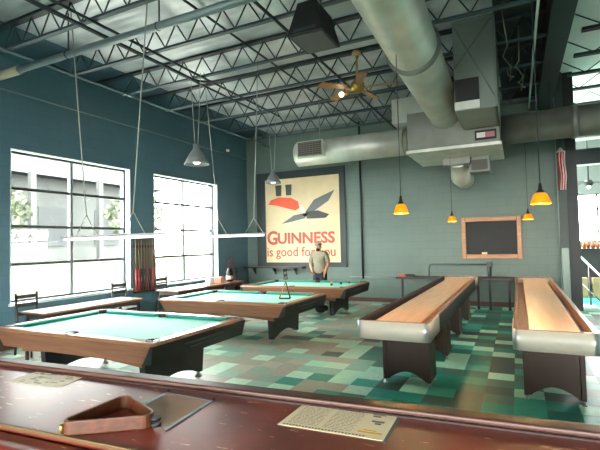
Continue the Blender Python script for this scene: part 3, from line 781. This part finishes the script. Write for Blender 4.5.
# plain painted shapes standing in for the picture: a rounded bar, two tall blocks, three grey wedges
bar = [(-6.72, 2.8), (-6.62, 2.93), (-6.35, 3.0), (-5.95, 2.96), (-5.72, 2.84), (-5.66, 2.66), (-5.8, 2.58), (-6.1, 2.66), (-6.45, 2.76)]
flat(bar, 'painted_bar', M['orange'])
for x in (-6.36, -6.02): flat([(x-.085, 3.04), (x+.085, 3.04), (x+.105, 3.36), (x-.105, 3.36)], 'painted_block', M['dark'])
flat([(-5.5, 2.5), (-5.2, 2.86), (-4.56, 3.1), (-4.76, 2.8), (-5.2, 2.54)], 'painted_wedge', M['grey'])
flat([(-6.28, 2.2), (-5.86, 2.44), (-5.4, 2.5), (-5.5, 2.34), (-5.9, 2.26)], 'painted_wedge', M['grey'])
flat([(-5.45, 2.52), (-5.1, 2.55), (-4.74, 2.42), (-4.86, 2.32), (-5.45, 2.32)], 'painted_wedge', M['dark'])
flat([(-5.72, 2.74), (-5.6, 2.76), (-5.4, 2.42), (-5.56, 2.4)], 'painted_wedge', M['flagwhite'])
def letters(body, x0, x1, z0, h, bold, m, slab=False):
    me = text_mesh(body, 1, 0)
    xs = [v.co.x for v in me.vertices]; zs = [v.co.y for v in me.vertices]
    ref = text_mesh('E', 1, 0); eh = max(v.co.y for v in ref.vertices) - min(v.co.y for v in ref.vertices)
    me = text_mesh(body, 1, bold)
    sx = (x1-x0)/(max(xs)-min(xs)); sz = h/eh
    mx = min(xs)
    for v in me.vertices:
        x, y, z = v.co
        v.co = (x0 + (x-mx)*sx - t.location.x, YP - .004 + z - t.location.y, z0 + y*sz - t.location.z)
    me.materials.clear(); me.materials.append(m)
    o = bpy.data.objects.new('lettering', me); COL.objects.link(o); o.parent = t
    return o
letters('G', -6.76, -6.44, 1.60, .38, .028, M['red'])
letters('UINNESS', -6.40, -4.60, 1.62, .30, .032, M['red'])
b = MB()
# slab serifs under and over the stems of the capitals
w = 1.8 / 7
for i, ch in enumerate('UINNESS'):
    pass
b.bm.free()
letters('is good for you', -6.78, -4.58, 1.24, .27, .005, M['red'])
# chalkboard
t = thing('chalkboard', 'black chalkboard in an oak frame on the back wall', 'chalkboard', (-.57, YB-.03, 1.14))
b = MB(); b.box(-1.14, .01, YS-.025, YS, 1.24, 2.05); b.build('slate', M['chalk'], t)
b = MB(); b.box(-1.23, -1.13, YS-.05, YS, 1.14, 2.15); b.box(0, .1, YS-.05, YS, 1.14, 2.15); b.box(-1.13, 0, YS-.05, YS, 2.04, 2.15); b.box(-1.13, 0, YS-.05, YS, 1.14, 1.25); b.build('frame', M['oak'], t, bevel=.01)
b = MB(); b.box(-.78, -.66, YS-.05, YS-.025, 1.25, 1.30); tag(b.build('chalk_eraser', mat('eraser_felt', '#d8c8a0', .8), loc=(-.72, YS-.07, 1.235)), 'small pale eraser on the bottom edge of the chalkboard frame', 'eraser')
# long dark table under the chalkboard, pipe rail
t = thing('side_table', 'long dark table against the back wall below the chalkboard', 'table', (-1.4, 11.25, 0))
b = MB(); b.box(-2.75, -.08, 10.95, 11.52, .68, .72); b.build('tabletop', M['legbrown'], t, bevel=.006)
for x in (-2.6, -.85, -.6, -.2):
    b = MB(); b.box(x-.025, x+.025, 11.0, 11.05, 0, .68); b.build('leg', M['black'], t)
t = thing('pipe_rail', 'grey pipe rail rising behind the left shuffleboard', 'pipe', (-1.3, 11.45, .72))
pts = [(-2.03, 11.45, .72), (-2.03, 11.45, .92)] + [(-2.03+.09*(1-math.cos(a)), 11.45, .92+.09*math.sin(a)) for a in (.4,.8,1.2,PI/2)] + [(-.62, 11.45, 1.01)]
b = MB(); b.tube(pts, .022, 10); b.build('pipe', mat('rail_grey_green', '#4d5e5a', .45), t)
b = MB(); b.tube([(-.62, 11.45, .72), (-.62, 11.45, 1.06)], .045, 12); b.box(-.68, -.56, 11.39, 11.51, .96, 1.07); b.build('end_post', mat('post_dark_green', '#33433f', .5), t)
for (x, c, lab) in ((-2.62, '#a2553c', 'reddish small box on the left end of the long dark table'), (-2.42, '#1d1c1c', 'small black box beside the reddish one on the long dark table')):
    b = MB(); b.box(x-.09, x+.09, 11.05, 11.18, .72, .79); tag(b.build('small_box', mat('smallbox_'+c[1:], c, .5), loc=(x, 11.1, .72), bevel=.006), lab, 'box', 'small boxes on the long dark table')
# drink shelf under the sign
t = thing('wall_shelf', 'narrow wooden drink shelf on the back wall below the big sign', 'shelf', (-6.7, 11.45, .9))
b = MB(); b.box(-7.48, -5.5, 11.3, 11.55, .9, .94); b.build('shelf_board', M['legbrown'], t, bevel=.005)
for x in (-7.2, -6.5, -5.8):
    b = MB(); b.prism([(11.55, .9), (11.35, .9), (11.55, .7)], 'x', x-.015, x+.015); b.build('bracket', M['black'], t)
straight('wall_chair_rail', (-4.2, YB-.02, .66), (-2.8, YB-.02, .66), .015, M['box'], 'thin grey rail low on the back wall behind the left shuffleboard', 'rail')
# electric box and flag on the end column
b = MB(); b.box(.86, 1.0, 11.16, 11.305, .25, 1.38); tag(b.build('electrical_cabinet', M['box'], loc=(.93, 11.23, .25), bevel=.01), 'tall grey-green electrical cabinet on the column at right', 'electrical cabinet')
straight('conduit', (.848, 11.33, .25), (.848, 11.33, 5.0), .014, M['box'], 'thin grey-green conduit up the edge of the column at right', 'conduit')
t = thing('flag', 'furled red and white striped flag hanging on the column', 'flag', (.93, 11.2, 2.65))
for k in range(6):
    b = MB(); n = 10
    for i in range(n):
        z0, z1 = 2.66 + i*.085, 2.66 + (i+1)*.085
        def xx(z, s): return .88 + s*.023 + .012*math.sin(z*9) - .0*(z)
        def yy(z, s): return 11.22 + .03*math.sin(s*2.2 + z*5)
        A=[(xx(z0,k), yy(z0,k), z0), (xx(z0,k+1), yy(z0,k+1), z0), (xx(z1,k+1), yy(z1,k+1), z1), (xx(z1,k), yy(z1,k), z1)]
        b.hexa(A, [(p[0], p[1]+.008, p[2]) for p in A])
    b.build('red_stripe' if k % 2 == 0 else 'white_stripe', M['flagred'] if k % 2 == 0 else M['flagwhite'], t)
b = MB(); b.cyl((.93, 11.25, 3.5), (.93, 11.25, 3.6), .08, .02, 10); b.build('bunched_top', M['flagwhite'], t)

# ================================================================= LEFT WALL THINGS
t = thing('cue_rack', 'wall rack for pool cues between the two windows', 'cue rack', (-7.46, 7.3, .65))
b = MB(); b.box(-7.5, -7.475, 6.99, 7.63, .64, 1.82); b.build('back_panel', mat('rack_teal', '#4b5d60', .5), t)
b = MB(); b.box(-7.475, -7.37, 6.99, 7.63, .62, .66); b.build('lower_shelf', M['legbrown'], t, bevel=.006)
b = MB(); b.box(-7.475, -7.45, 6.99, 7.63, 1.6, 1.65); b.build('upper_holder', M['legbrown'], t, bevel=.006)
for k in range(8):
    y = 7.035 + k*.08
    c = thing('pool_cue', 'upright pool cue in the wall rack, %s from the left' % (nm[k]), 'pool cue', (-7.42, y, .66), 0, 'cues in the wall rack')
    m = [M['cuered'], M['cuered'], M['cuedark'], M['cuedark'], M['cuewood'], M['cuedark'], M['cuered'], M['cuewood']][k]
    b = MB(); b.cyl((-7.42, y, .66), (-7.42, y, 1.14), .021, .017, 10); b.build('butt', m, c)
    b = MB(); b.cyl((-7.42, y, 1.14), (-7.425, y, 1.80), .017, .009, 10); b.build('shaft', M['cuewood'], c)
b = MB(); b.cyl((-7.5, 10.55, 4.37), (-7.42, 10.55, 4.35), .035, n=12); tag(b.build('motion_sensor', M['white_paint'], loc=(-7.46, 10.55, 4.35)), 'small white sensor high on the left wall near the corner', 'sensor')
b = MB()
for p, q in (((10.45,.95),(10.62,1.27)), ((10.62,1.27),(10.8,.95)), ((10.8,.95),(10.45,.95))): b.tube([(-7.485, p[0], p[1]), (-7.485, q[0], q[1])], .014, 8)
tag(b.build('wall_emblem', mat('faded_red', '#7c3b44', .6), loc=(-7.485, 10.62, .95)), 'small faded red triangle outline on the left wall by the corner', 'wall emblem')
# drink tables along the windows
def drink_table(x0, x1, y0, y1, label):
    t = thing('drink_table', label, 'table', ((x0+x1)/2, (y0+y1)/2, 0), 0, 'narrow tables by the windows')
    b = MB(); b.box(x0, x1, y0, y1, .69, .72); b.build('tabletop', M['tabletop'], t, bevel=.006)
    b = MB(); b.box(x0+.03, x1-.03, y0+.05, y1-.05, .62, .688); b.build('apron', M['chairmetal'], t)
    for x in (x0+.05, x1-.05):
        for y in (y0+.06, y1-.06):
            b = MB(); b.box(x-.018, x+.018, y-.018, y+.018, 0, .62); b.build('leg', M['chairmetal'], t)
drink_table(-6.5, -5.95, 4.0, 5.8, 'long narrow wooden table below the nearer window')
drink_table(-6.72, -6.15, 6.9, 9.3, 'long narrow wooden table below the farther window')
def chair():
    """ladder-back chair, seat centre at origin, faces +X"""
    t = thing('ladder_back_chair', '', 'chair')
    b = MB(); b.box(-.19, .2, -.19, .19, .44, .47); b.build('seat', M['chairseat'], t, bevel=.012)
    for x, y in ((.17, -.16), (.17, .16)):
        b = MB(); b.cyl((x, y, .44), (x+.01, y, 0), .014, n=8); b.build('leg', M['chairmetal'], t)
    for y in (-.165, .165):
        b = MB(); b.tube([(-.21, y, 0), (-.17, y, .46), (-.2, y, .94)], .018, 8); b.build('leg', M['chairmetal'], t)
    b = MB()
    for z in (.62, .75, .88): b.box(-.2 - (z-.6)*.02, -.182 - (z-.6)*.02, -.165, .165, z-.03, z+.03)
    b.build('backrest', M['chairmetal'], t)
    b = MB(); b.cyl((.17,-.16,.2),(.17,.16,.2),.009,n=6); b.cyl((-.19,-.165,.24),(-.19,.165,.24),.009,n=6); b.build('stretcher', M['chairmetal'], t)
    return t
ch = chair(); ch.location = (-6.78, 4.38, 0); ch['label'] = 'dark ladder-back chair before the left end of the nearer window'; ch['group'] = 'ladder-back chairs'
clone(ch, (-6.8, 6.2, 0), 0, 'dark ladder-back chair at the right edge of the nearer window', 'ladder-back chairs')
clone(ch, (-6.98, 7.52, 0), 0, 'dark ladder-back chair just right of the cue rack', 'ladder-back chairs')
clone(ch, (-7.15, 10.75, 0), .5, 'dark ladder-back chair in the far left corner', 'ladder-back chairs')
clone(ch, (-5.55, 10.75, 0), PI*.0 + .25, 'dark ladder-back chair below the big sign, behind the far pool table', 'ladder-back chairs')
# things on the second drink table
t = thing('condiment_bottle', 'black bottle with a white band on the table by the farther window', 'bottle', (-6.4, 9.05, .72))
b = MB(); b.lathe([(0,0),(.085,0),(.09,.12),(.09,.22),(.06,.27),(.05,.31),(0,.32)], (-6.4, 9.05, .72), 20); b.build('bottle_body', M['black'], t)
b = MB(); b.lathe([(.092,.05),(.094,.06),(.094,.13),(.092,.14)], (-6.4, 9.05, .72), 20); b.build('white_band', M['flagwhite'], t)
b = MB(); b.box(-6.5, -6.3, 8.55, 8.72, .72, .86); tag(b.build('napkin_box', mat('faded_red_box', '#c08878', .5), loc=(-6.4, 8.63, .72), bevel=.006), 'pinkish box beside the black bottle on the window table', 'box')
b = MB(); b.box(-6.52, -6.38, 8.25, 8.4, .72, .87); tag(b.build('napkin_holder', mat('white_holder', '#cfd0cc', .4), loc=(-6.45, 8.32, .72), bevel=.006), 'white napkin holder on the window table left of the pinkish box', 'napkin holder')

# ================================================================= NEXT ROOM
t = thing('stair_railing', 'black railing with pale sloping handrail at far right', 'railing', (1.5, 12.4, 0))
b = MB(); b.tube([(1.31, 13.0, 1.23), (1.66, 11.9, .72), (1.72, 11.6, .6)], .025, 10); b.build('handrail', M['rail_white'], t)
for x, y, z in ((1.33, 12.95, 1.2), (1.5, 12.4, .95), (1.66, 11.9, .72)):
    b = MB(); b.cyl((x, y, 0), (x, y, z), .022, n=8); b.build('post', M['black'], t)
b = MB(); b.tube([(1.33, 12.95, .55), (1.66, 11.9, .12)], .014, 8); b.build('lower_rail', M['black'], t)
t = thing('back_bar', 'dark bar counter in the next room lined with bottles', 'bar', (3, 14.5, 0))
b = MB(); b.box(1.25, 5, 14.3, 14.9, 0, 1.26); b.build('bar_body', M['teal_dark'], t)
b = MB(); b.box(1.2, 5.05, 14.2, 14.95, 1.26, 1.3); b.build('bar_top', M['black'], t, bevel=.008)
for k in range(9):
    x = 1.44 + k*.11 + rnd.uniform(-.015, .015); h = rnd.uniform(.2, .3)
    b = MB(); b.lathe([(0,0),(.04,0),(.042,h*.55),(.018,h*.72),(.015,h),(0,h)], (x, 14.5, 1.3), 14)
    tag(b.build('bottle', M['amber2'], loc=(x, 14.5, 1.3)), 'amber bottle on the bar of the next room, %s from its left end' % nm[k], 'bottle', 'amber bottles in the next room')
for k, x in enumerate((1.42, 1.75)):
    b = MB(); b.box(x, x+.22, 13.9, 14.2, 0, .52); tag(b.build('tan_cabinet', M['tan'], loc=(x+.11, 14.05, 0), bevel=.008), ['left tan cabinet seen through the railing', 'right tan cabinet seen through the railing'][k], 'cabinet', 'tan cabinets')
t = thing('ceiling_fan', 'dark ceiling fan in the next room before the bright window', 'ceiling fan', (1.85, 14.6, 3.2))
b = MB(); b.cyl((1.85, 14.6, 3.2), (1.85, 14.6, 5.3), .02, n=8); b.build('downrod', M['black'], t)
b = MB(); b.lathe([(0,.1),(.08,.1),(.12,.03),(.1,-.05),(0,-.07)], (1.85,14.6,3.1), 18); b.build('motor', M['black'], t)
for k in range(5):
    a = .2 + k*2*PI/5; bl = MB(); bl.box(.1, .62, -.06, .06, -.006, .006)
    bmesh.ops.transform(bl.bm, matrix=Matrix.Translation((1.85,14.6,3.12)) @ Matrix.Rotation(a,4,'Z') @ Matrix.Rotation(.2,4,'X'), verts=bl.bm.verts); bl.build('blade', M['black'], t)
b = MB(); b.ball((1.85,14.6,3.0), .045, 12); b.build('lamp_globe', M['bulb'], t)

# ================================================================= BAR COUNTER (foreground)
CT = 1.05
import math as _m
CA = math.radians(4.0)
def cpt(u, v):
    """counter frame: u along its length, v back from its rear edge (towards the camera is negative)"""
    o = Vector((-.38, 1.505)); d = Vector((math.cos(CA), math.sin(CA))); n = Vector((-math.sin(CA), math.cos(CA)))
    p = o + d*u + n*v; return (p.x, p.y)
def slab(b, u0, u1, v0, v1, z0, z1):
    P = [cpt(u0,v0), cpt(u1,v0), cpt(u1,v1), cpt(u0,v1)]
    return b.hexa([(*p, z0) for p in P], [(*p, z1) for p in P])
t = thing('bar_counter', 'worn red-brown bar counter across the foreground', 'bar counter', (-.6, 1.2, 0))
b = MB(); slab(b, -2.6, 1.6, -.53, 0, CT-.05, CT); b.build('counter_top', M['counter'], t)
b = MB(); slab(b, -2.6, 1.6, -.055, .012, CT+.0005, CT+.022); b.build('raised_lip', M['lip'], t, bevel=.008, seg=3)
b = MB(); slab(b, -2.6, 1.6, -.07, -.056, CT+.0005, CT+.006); b.build('inner_bead', mat('bead_dark', '#2a120d', .4), t)
b = MB(); slab(b, -2.6, 1.6, -.542, -.53, CT-.012, CT+.003); tag(b.build('edge_trim', M['brass'], t, bevel=.003), 'worn brass edge strip')
b = MB()
n = 8; prof = [(-.546, CT-.02)] + [(-.61 - .03*math.sin(i/n*PI/2)*1.0, CT-.02-.03*(1-math.cos(i/n*PI/2))) for i in range(n+1)] + [(-.64, CT-.13), (-.546, CT-.13)]
A = [(*cpt(-2.6, v), z) for v, z in prof]; B2 = [(*cpt(1.6, v), z) for v, z in prof]; b.hexa(A, B2); b.build('arm_rest', M['counter'], t)
b = MB(); slab(b, -2.6, 1.6, -.42, -.03, 0, CT-.05); b.build('counter_front', M['teal_dark'], t)

# triangle rack lying on the counter
t = thing('ball_rack', 'dark wooden triangular ball rack lying on the bar counter', 'ball rack', (-1.2, 1.05, CT))
T = [Vector((-1.285, .880)), Vector((-1.025, 1.065)), Vector((-1.285, 1.175))]
def rounded(T, r, n=6):
    pts = []
    for i in range(3):
        p, a, c = T[i], T[i-1], T[(i+1) % 3]
        d0, d1 = (a-p).normalized(), (c-p).normalized()
        ang = math.acos(max(-1, min(1, d0.dot(d1)))); k = r/math.tan(ang/2)
        s, e = p + d0*k, p + d1*k
        ctr = p + (d0+d1).normalized() * (r/math.sin(ang/2))
        a0 = math.atan2((s-ctr).y, (s-ctr).x); a1 = math.atan2((e-ctr).y, (e-ctr).x)
        da = (a1-a0+PI) % (2*PI) - PI
        for j in range(n+1): pts.append(ctr + r*Vector((math.cos(a0+da*j/n), math.sin(a0+da*j/n))))
    return pts
cen = sum(T, Vector((0,0)))/3
out = rounded(T, .03)
Ti = [p + (cen-p).normalized()*.022 for p in T]
inn = rounded(Ti, .02)
def ringmesh(o_, i_, z0, z1):
    b = MB(); k = len(o_)
    R0=[b.bm.verts.new((*p,z0)) for p in o_]; R1=[b.bm.verts.new((*p,z1)) for p in o_]; I0=[b.bm.verts.new((*p,z0)) for p in i_]; I1=[b.bm.verts.new((*p,z1)) for p in i_]
    for i in range(k):
        j=(i+1)%k
        for q in ((R0[i],R0[j],R1[j],R1[i]),(I0[j],I0[i],I1[i],I1[j]),(R1[i],R1[j],I1[j],I1[i]),(R0[j],R0[i],I0[i],I0[j])): b.bm.faces.new(q)
    return b
ringmesh(out, inn, CT+.0005, CT+.044).build('rack_frame', M['walnut'], t, bevel=.004)
for p in T[1:2]:
    q = p + (cen-p).normalized()*.03; d = (p-cen).normalized()
    b = MB()
    for z in (CT+.012, CT+.030): b.cyl((*(q+d*.014), z-.005), (*(q+d*.014), z+.005), .016, n=14)
    b.build('corner_band', M['matteblack'], t)
b = MB(); q = T[0] + (cen-T[0]).normalized()*.045; d = (T[0]-cen).normalized(); b.cyl((*(q+d*.016), CT+.006), (*(q+d*.016), CT+.036), .006, n=12); tag(b.build('brass_tip', mat('tip_brass', '#a98a4e', .35, .7), t), 'brass corner pin')
# menu sheet and old papers on the counter
def sheet(name, pts, m, label, cat, z, lines=None, th=.0012):
    c = sum((Vector(p) for p in pts), Vector((0,0)))/len(pts)
    t = thing(name, label, cat, (c.x, c.y, z))
    b = MB(); b.hexa([(*p, z) for p in pts], [(*p, z+th) for p in pts]); b.build('paper_sheet', m, t)
    if lines:
        P = [Vector(p) for p in pts]
        def bl(u, v): return P[0]*(1-u)*(1-v) + P[1]*u*(1-v) + P[2]*u*v + P[3]*(1-u)*v
        b = MB(); mats = []
        for nm_, mm, rects in lines:
            mats.append(mm)
            for (u0,u1,v0,v1) in rects:
                nf = len(b.bm.faces)
                b.hexa([(*bl(u,v), z+th+.0001) for u,v in ((u0,v0),(u1,v0),(u1,v1),(u0,v1))], [(*bl(u,v), z+th+.0004) for u,v in ((u0,v0),(u1,v0),(u1,v1),(u0,v1))])
                b.bm.faces.ensure_lookup_table()
                for f in b.bm.faces[nf:]: f.material_index = len(mats)-1
        b.build('printing', mats, t)
    return t
fine = []
for c0, c1 in ((.06,.36),(.41,.7)):
    v = .14
    while v < .93:
        u = c0
        while u < c1-.02:
            w_ = rnd.uniform(.02,.06); fine.append((u, min(c1, u+w_), v, v+.016)); u += w_+.012
        v += .052
head = [(.04 + i*.032, .04 + i*.032 + .022, .04, .075) for i in range(25)]
blk = [(.78,.86,.78,.83),(.8,.92,.58,.64),(.84,.9,.5,.56),(.77,.9,.86,.885)]
M_ = [(-.70,1.235),(-.365,1.25),(-.37,1.455),(-.70,1.44)]
sheet('menu_sheet', M_, M['paper'], 'cream printed sheet lying on the bar counter at centre', 'menu', CT+.0006, [('print_lines', M['ink'], fine), ('print_heading', M['inkdark'], head), ('print_marks', M['inkdark'], blk), ('print_emblem', M['yellow'], [(.74,.96,.16,.22),(.78,.9,.24,.28)])])
b = MB(); b.hexa([(-.367,1.24,CT+.0006),(-.355,1.24,CT+.0006),(-.355,1.465,CT+.0006),(-.367,1.465,CT+.0006)], [(-.367,1.24,CT+.0016),(-.355,1.24,CT+.0016),(-.355,1.465,CT+.0016),(-.367,1.465,CT+.0016)])
tag(b.build('dark_card_edge', M['inkdark'], loc=(-.361, 1.35, CT)), 'dark strip along the right side of the cream printed sheet', 'card')
ob = [(rnd.uniform(.05,.8), 0, rnd.uniform(.1,.85), 0) for _ in range(26)]
ob = [(u, u+rnd.uniform(.05,.15), v, v+rnd.uniform(.02,.06)) for u,_,v,_ in ob]
sheet('old_paper', [(-2.0,1.17),(-1.70,1.2),(-1.75,1.375),(-2.03,1.345)], M['papers'], 'pale old paper stuck to the far left of the bar counter', 'paper', CT+.0006, [('print_patches', M['ink'], ob)])
sheet('blue_edged_sheet', [(-1.0,1.06),(-1.025,1.325),(-1.25,1.335),(-1.235,1.2)], mat('sheet_beige', '#a5826e', .75, var=.08, scale=8, spec=.2), 'beige sheet with pale blue edges beside the wooden ball rack', 'paper', CT+.0006,
      [('blue_edge', M['blue'], [(0,1,-.02,.03),(.97,1.0,0,1),(0,1,.95,1.0)])])
for (x, y), lab in (((-1.025, 1.335), 'small black screw at the right corner of the blue-edged sheet'), ((-1.255, 1.35), 'small black screw at the left corner of the blue-edged sheet')):
    b = MB(); b.lathe([(0,.006),(.004,.005),(.007,0),(0,0)], (x,y,CT+.0005), 10); tag(b.build('screw_head', M['matteblack'], loc=(x,y,CT)), lab, 'screw', 'screws in the bar counter')

# ================================================================= PERSON
def skin_body(name, chains, m, parent, sub=2, roots=None, loc=None):
    """chains: list of [(pos, radius), ...]; a chain that starts at an existing point is welded to it"""
    verts, rad, edges, idx, rts = [], [], [], {}, []
    for ch in chains:
        prev = None
        for k, (p, r) in enumerate(ch):
            key = tuple(round(c, 4) for c in p)
            if key not in idx:
                idx[key] = len(verts); verts.append(p); rad.append(r)
                if k == 0: rts.append(idx[key])
            if prev is not None: edges.append((prev, idx[key]))
            prev = idx[key]
    me = bpy.data.meshes.new(name); off = parent.location
    me.from_pydata([(p[0]-off.x, p[1]-off.y, p[2]-off.z) for p in verts], edges, [])
    o = bpy.data.objects.new(name, me); COL.objects.link(o); o.parent = parent
    md = o.modifiers.new('skin', 'SKIN'); md.use_smooth_shade = True
    for i, sv in enumerate(me.skin_vertices[0].data):
        r = rad[i]; sv.radius = r if isinstance(r, tuple) else (r, r); sv.use_root = i in rts
    s = o.modifiers.new('sub', 'SUBSURF'); s.levels = s.render_levels = sub
    bpy.context.view_layer.update()
    me2 = bpy.data.meshes.new_from_object(o.evaluated_get(bpy.context.evaluated_depsgraph_get()))
    me2.name = name; o.modifiers.clear(); o.data = me2; me2.materials.clear(); me2.materials.append(m)
    for f in me2.polygons: f.use_smooth = True
    return o
px, py = -4.62, 10.52
P = lambda x, y, z: (px+x, py+y, z)
t = thing('person', 'bearded person in olive shirt and grey cap standing behind the far pool table', 'person', (px, py, 0))
pel = P(0, .02, .88)
neck, head = P(.015, -.05, 1.40), P(.02, -.09, 1.50)
shl, shr = P(-.17, -.02, 1.33), P(.18, -.02, 1.33)
ell, elr = P(-.25, -.03, 1.07), P(.24, .02, 1.07)
wl, wr = P(-.13, -.17, .90), P(.21, -.12, .87)
chest = P(0, 0, 1.2)
up = P(.005, -.02, 1.34)
body = [[(pel, (.15, .11)), (P(0, .01, 1.02), (.145, .105)), (chest, (.165, .115)), (up, (.12, .085)), (neck, .052), (P(.015, -.075, 1.45), .06), (head, (.078, .092)), (P(.02, -.085, 1.575), (.07, .085)), (P(.02, -.08, 1.61), .04)],
        [(up, (.12, .085)), (shl, .062), (ell, .046), (wl, .031), (P(-.09, -.21, .86), (.042, .022))],
        [(up, (.12, .085)), (shr, .062), (elr, .046), (wr, .031), (P(.2, -.17, .82), (.03, .042))],
        [(pel, (.15, .11)), (P(-.1, .02, .80), .095), (P(-.11, .0, .47), .062), (P(-.11, .04, .1), .042), (P(-.115, -.06, .045), (.045, .035)), (P(-.12, -.13, .035), (.04, .028))],
        [(pel, (.15, .11)), (P(.1, .02, .80), .095), (P(.11, .0, .47), .062), (P(.11, .04, .1), .042), (P(.115, -.06, .045), (.045, .035)), (P(.12, -.13, .035), (.04, .028))]]
for base, d, side in ((P(-.09, -.21, .86), Vector((.35, -.75, -.45)), Vector((.8, .5, 0))), (P(.2, -.17, .82), Vector((-.1, -.35, -.93)), Vector((.1, -.9, .35)))):
    d.normalize(); side = (side - d*side.dot(d)).normalized(); cu = d.cross(side)
    for i, ln in enumerate((.062, .075, .07, .052)):
        q = Vector(base) + side*(-.027 + i*.018) + d*.012
        a1 = q + d*ln*.45; a2 = q + d*ln*.78 - cu*.008; a3 = q + d*ln - cu*.022
        body.append([(tuple(q), .0095), (tuple(a1), .009), (tuple(a2), .0085), (tuple(a3), .007)])
    q = Vector(base) - side*.03 - d*.02
    body.append([(tuple(q), .011), (tuple(q - side*.025 + d*.03), .010), (tuple(q - side*.028 + d*.055), .008)])
bo = skin_body('body', body, M['skin'], t, 2)
sh = [[(P(0, .01, .80), (.175, .135)), (P(0, .01, .9), (.172, .13)), (P(0, .01, 1.04), (.165, .122)), (chest, (.18, .132)), (P(.005, -.02, 1.335), (.125, .095)), (P(.01, -.04, 1.385), .064)],
      [(P(.005, -.02, 1.335), (.125, .095)), (shl, .078), (P(-.222, -.026, 1.17), .07), (P(-.245, -.028, 1.09), .068)],
      [(P(.005, -.02, 1.335), (.125, .095)), (shr, .078), (P(.222, .005, 1.17), .07), (P(.24, .015, 1.09), .068)]]
skin_body('shirt', sh, M['shirt'], t, 2)
so = [[(P(0, .02, .96), (.158, .12)), (P(0, .02, .86), (.16, .122)), (P(-.1, .02, .78), .108), (P(-.11, .0, .5), .088)], [(P(0, .02, .86), (.16, .122)), (P(.1, .02, .78), .108), (P(.11, .0, .5), .088)]]
skin_body('shorts', so, M['shorts'], t, 2)
for s in (-1, 1):
    b = MB(); b.ball(P(s*.117, -.05, .045), .07, 14, (.72, 1.75, .64)); b.build('shoe', M['shoe'], t)
b = MB(); b.ball(P(.02, -.135, 1.44), .05, 14, (1.05, .8, .95)); b.build('beard', M['beard'], t)
b = MB(); b.ball(P(.02, -.083, 1.575), .092, 16, (.95, 1.08, .62)); b.hexa([P(-.05,-.15,1.565), P(.09,-.15,1.565), P(.07,-.25,1.55), P(-.03,-.25,1.55)], [P(-.05,-.15,1.578), P(.09,-.15,1.578), P(.07,-.25,1.56), P(-.03,-.25,1.56)]); b.build('cap', M['cap'], t)
for s in (-1, 1):
    b = MB(); b.ball(P(.02+s*.03, -.172, 1.52), .011, 10); b.build('eye', M['flagwhite'], t)
    b = MB(); b.ball(P(.02+s*.084, -.08, 1.50), .024, 10, (.4, .7, 1.1)); b.build('ear', M['skin'], t)
b = MB(); b.hexa([P(.008,-.165,1.48), P(.032,-.165,1.48), P(.02,-.2,1.485)], [P(.014,-.168,1.525), P(.026,-.168,1.525), P(.02,-.178,1.525)]); b.build('nose', M['skin'], t)
b = MB(); b.ball(P(.02, -.178, 1.455), .02, 10, (1.1, .4, .3)); b.build('mouth', mat('lip_skin', '#8d5548', .5), t)

# ================================================================= LIGHT, SKY, CAMERA
w = bpy.data.worlds.new('sky'); S.world = w; w.use_nodes = True
bg = w.node_tree.nodes['Background']; bg.inputs[0].default_value = (1, .985, .95, 1); bg.inputs[1].default_value = 13
def area(name, loc, rot, sx, sy, e, col=(1,1,1)):
    li = bpy.data.lights.new(name, 'AREA'); li.shape = 'RECTANGLE'; li.size = sx; li.size_y = sy; li.energy = e; li.color = col
    o = bpy.data.objects.new(name, li); COL.objects.link(o); o.location = loc; o.rotation_euler = rot
    return o

su = bpy.data.lights.new('sun', 'SUN'); su.energy = 26; su.angle = .01; su.color = (1, .96, .9)
so = bpy.data.objects.new('sun', su); COL.objects.link(so); so.rotation_euler = Vector((.2, .75, .85)).to_track_quat('Z', 'Y').to_euler()
cam = bpy.data.cameras.new('camera'); co = bpy.data.objects.new('camera', cam); COL.objects.link(co)
cam.sensor_fit = 'HORIZONTAL'; cam.sensor_width = 36; cam.lens = 441.84*36/600; cam.clip_start = .02; cam.clip_end = 200
Rm = Matrix(((0.89727201,0.44089443,-0.0226945),(0.03839431,-0.02671951,0.99890537),(-0.43980543,0.89716117,0.0409025)))
mw = Matrix.Identity(4)
for i in range(3):
    mw[i][0] = Rm[0][i]; mw[i][1] = Rm[1][i]; mw[i][2] = -Rm[2][i]
mw.translation = (0, 0, 1.62)
co.matrix_world = mw
S.camera = co
S.view_settings.view_transform = 'Standard'; S.view_settings.look = 'None'; S.view_settings.gamma = 1; S.view_settings.use_curve_mapping = False
S.view_settings.exposure = 1.5
S.cycles.use_denoising = True
S.cycles.max_bounces = 10; S.cycles.diffuse_bounces = 6; S.cycles.transparent_max_bounces = 12
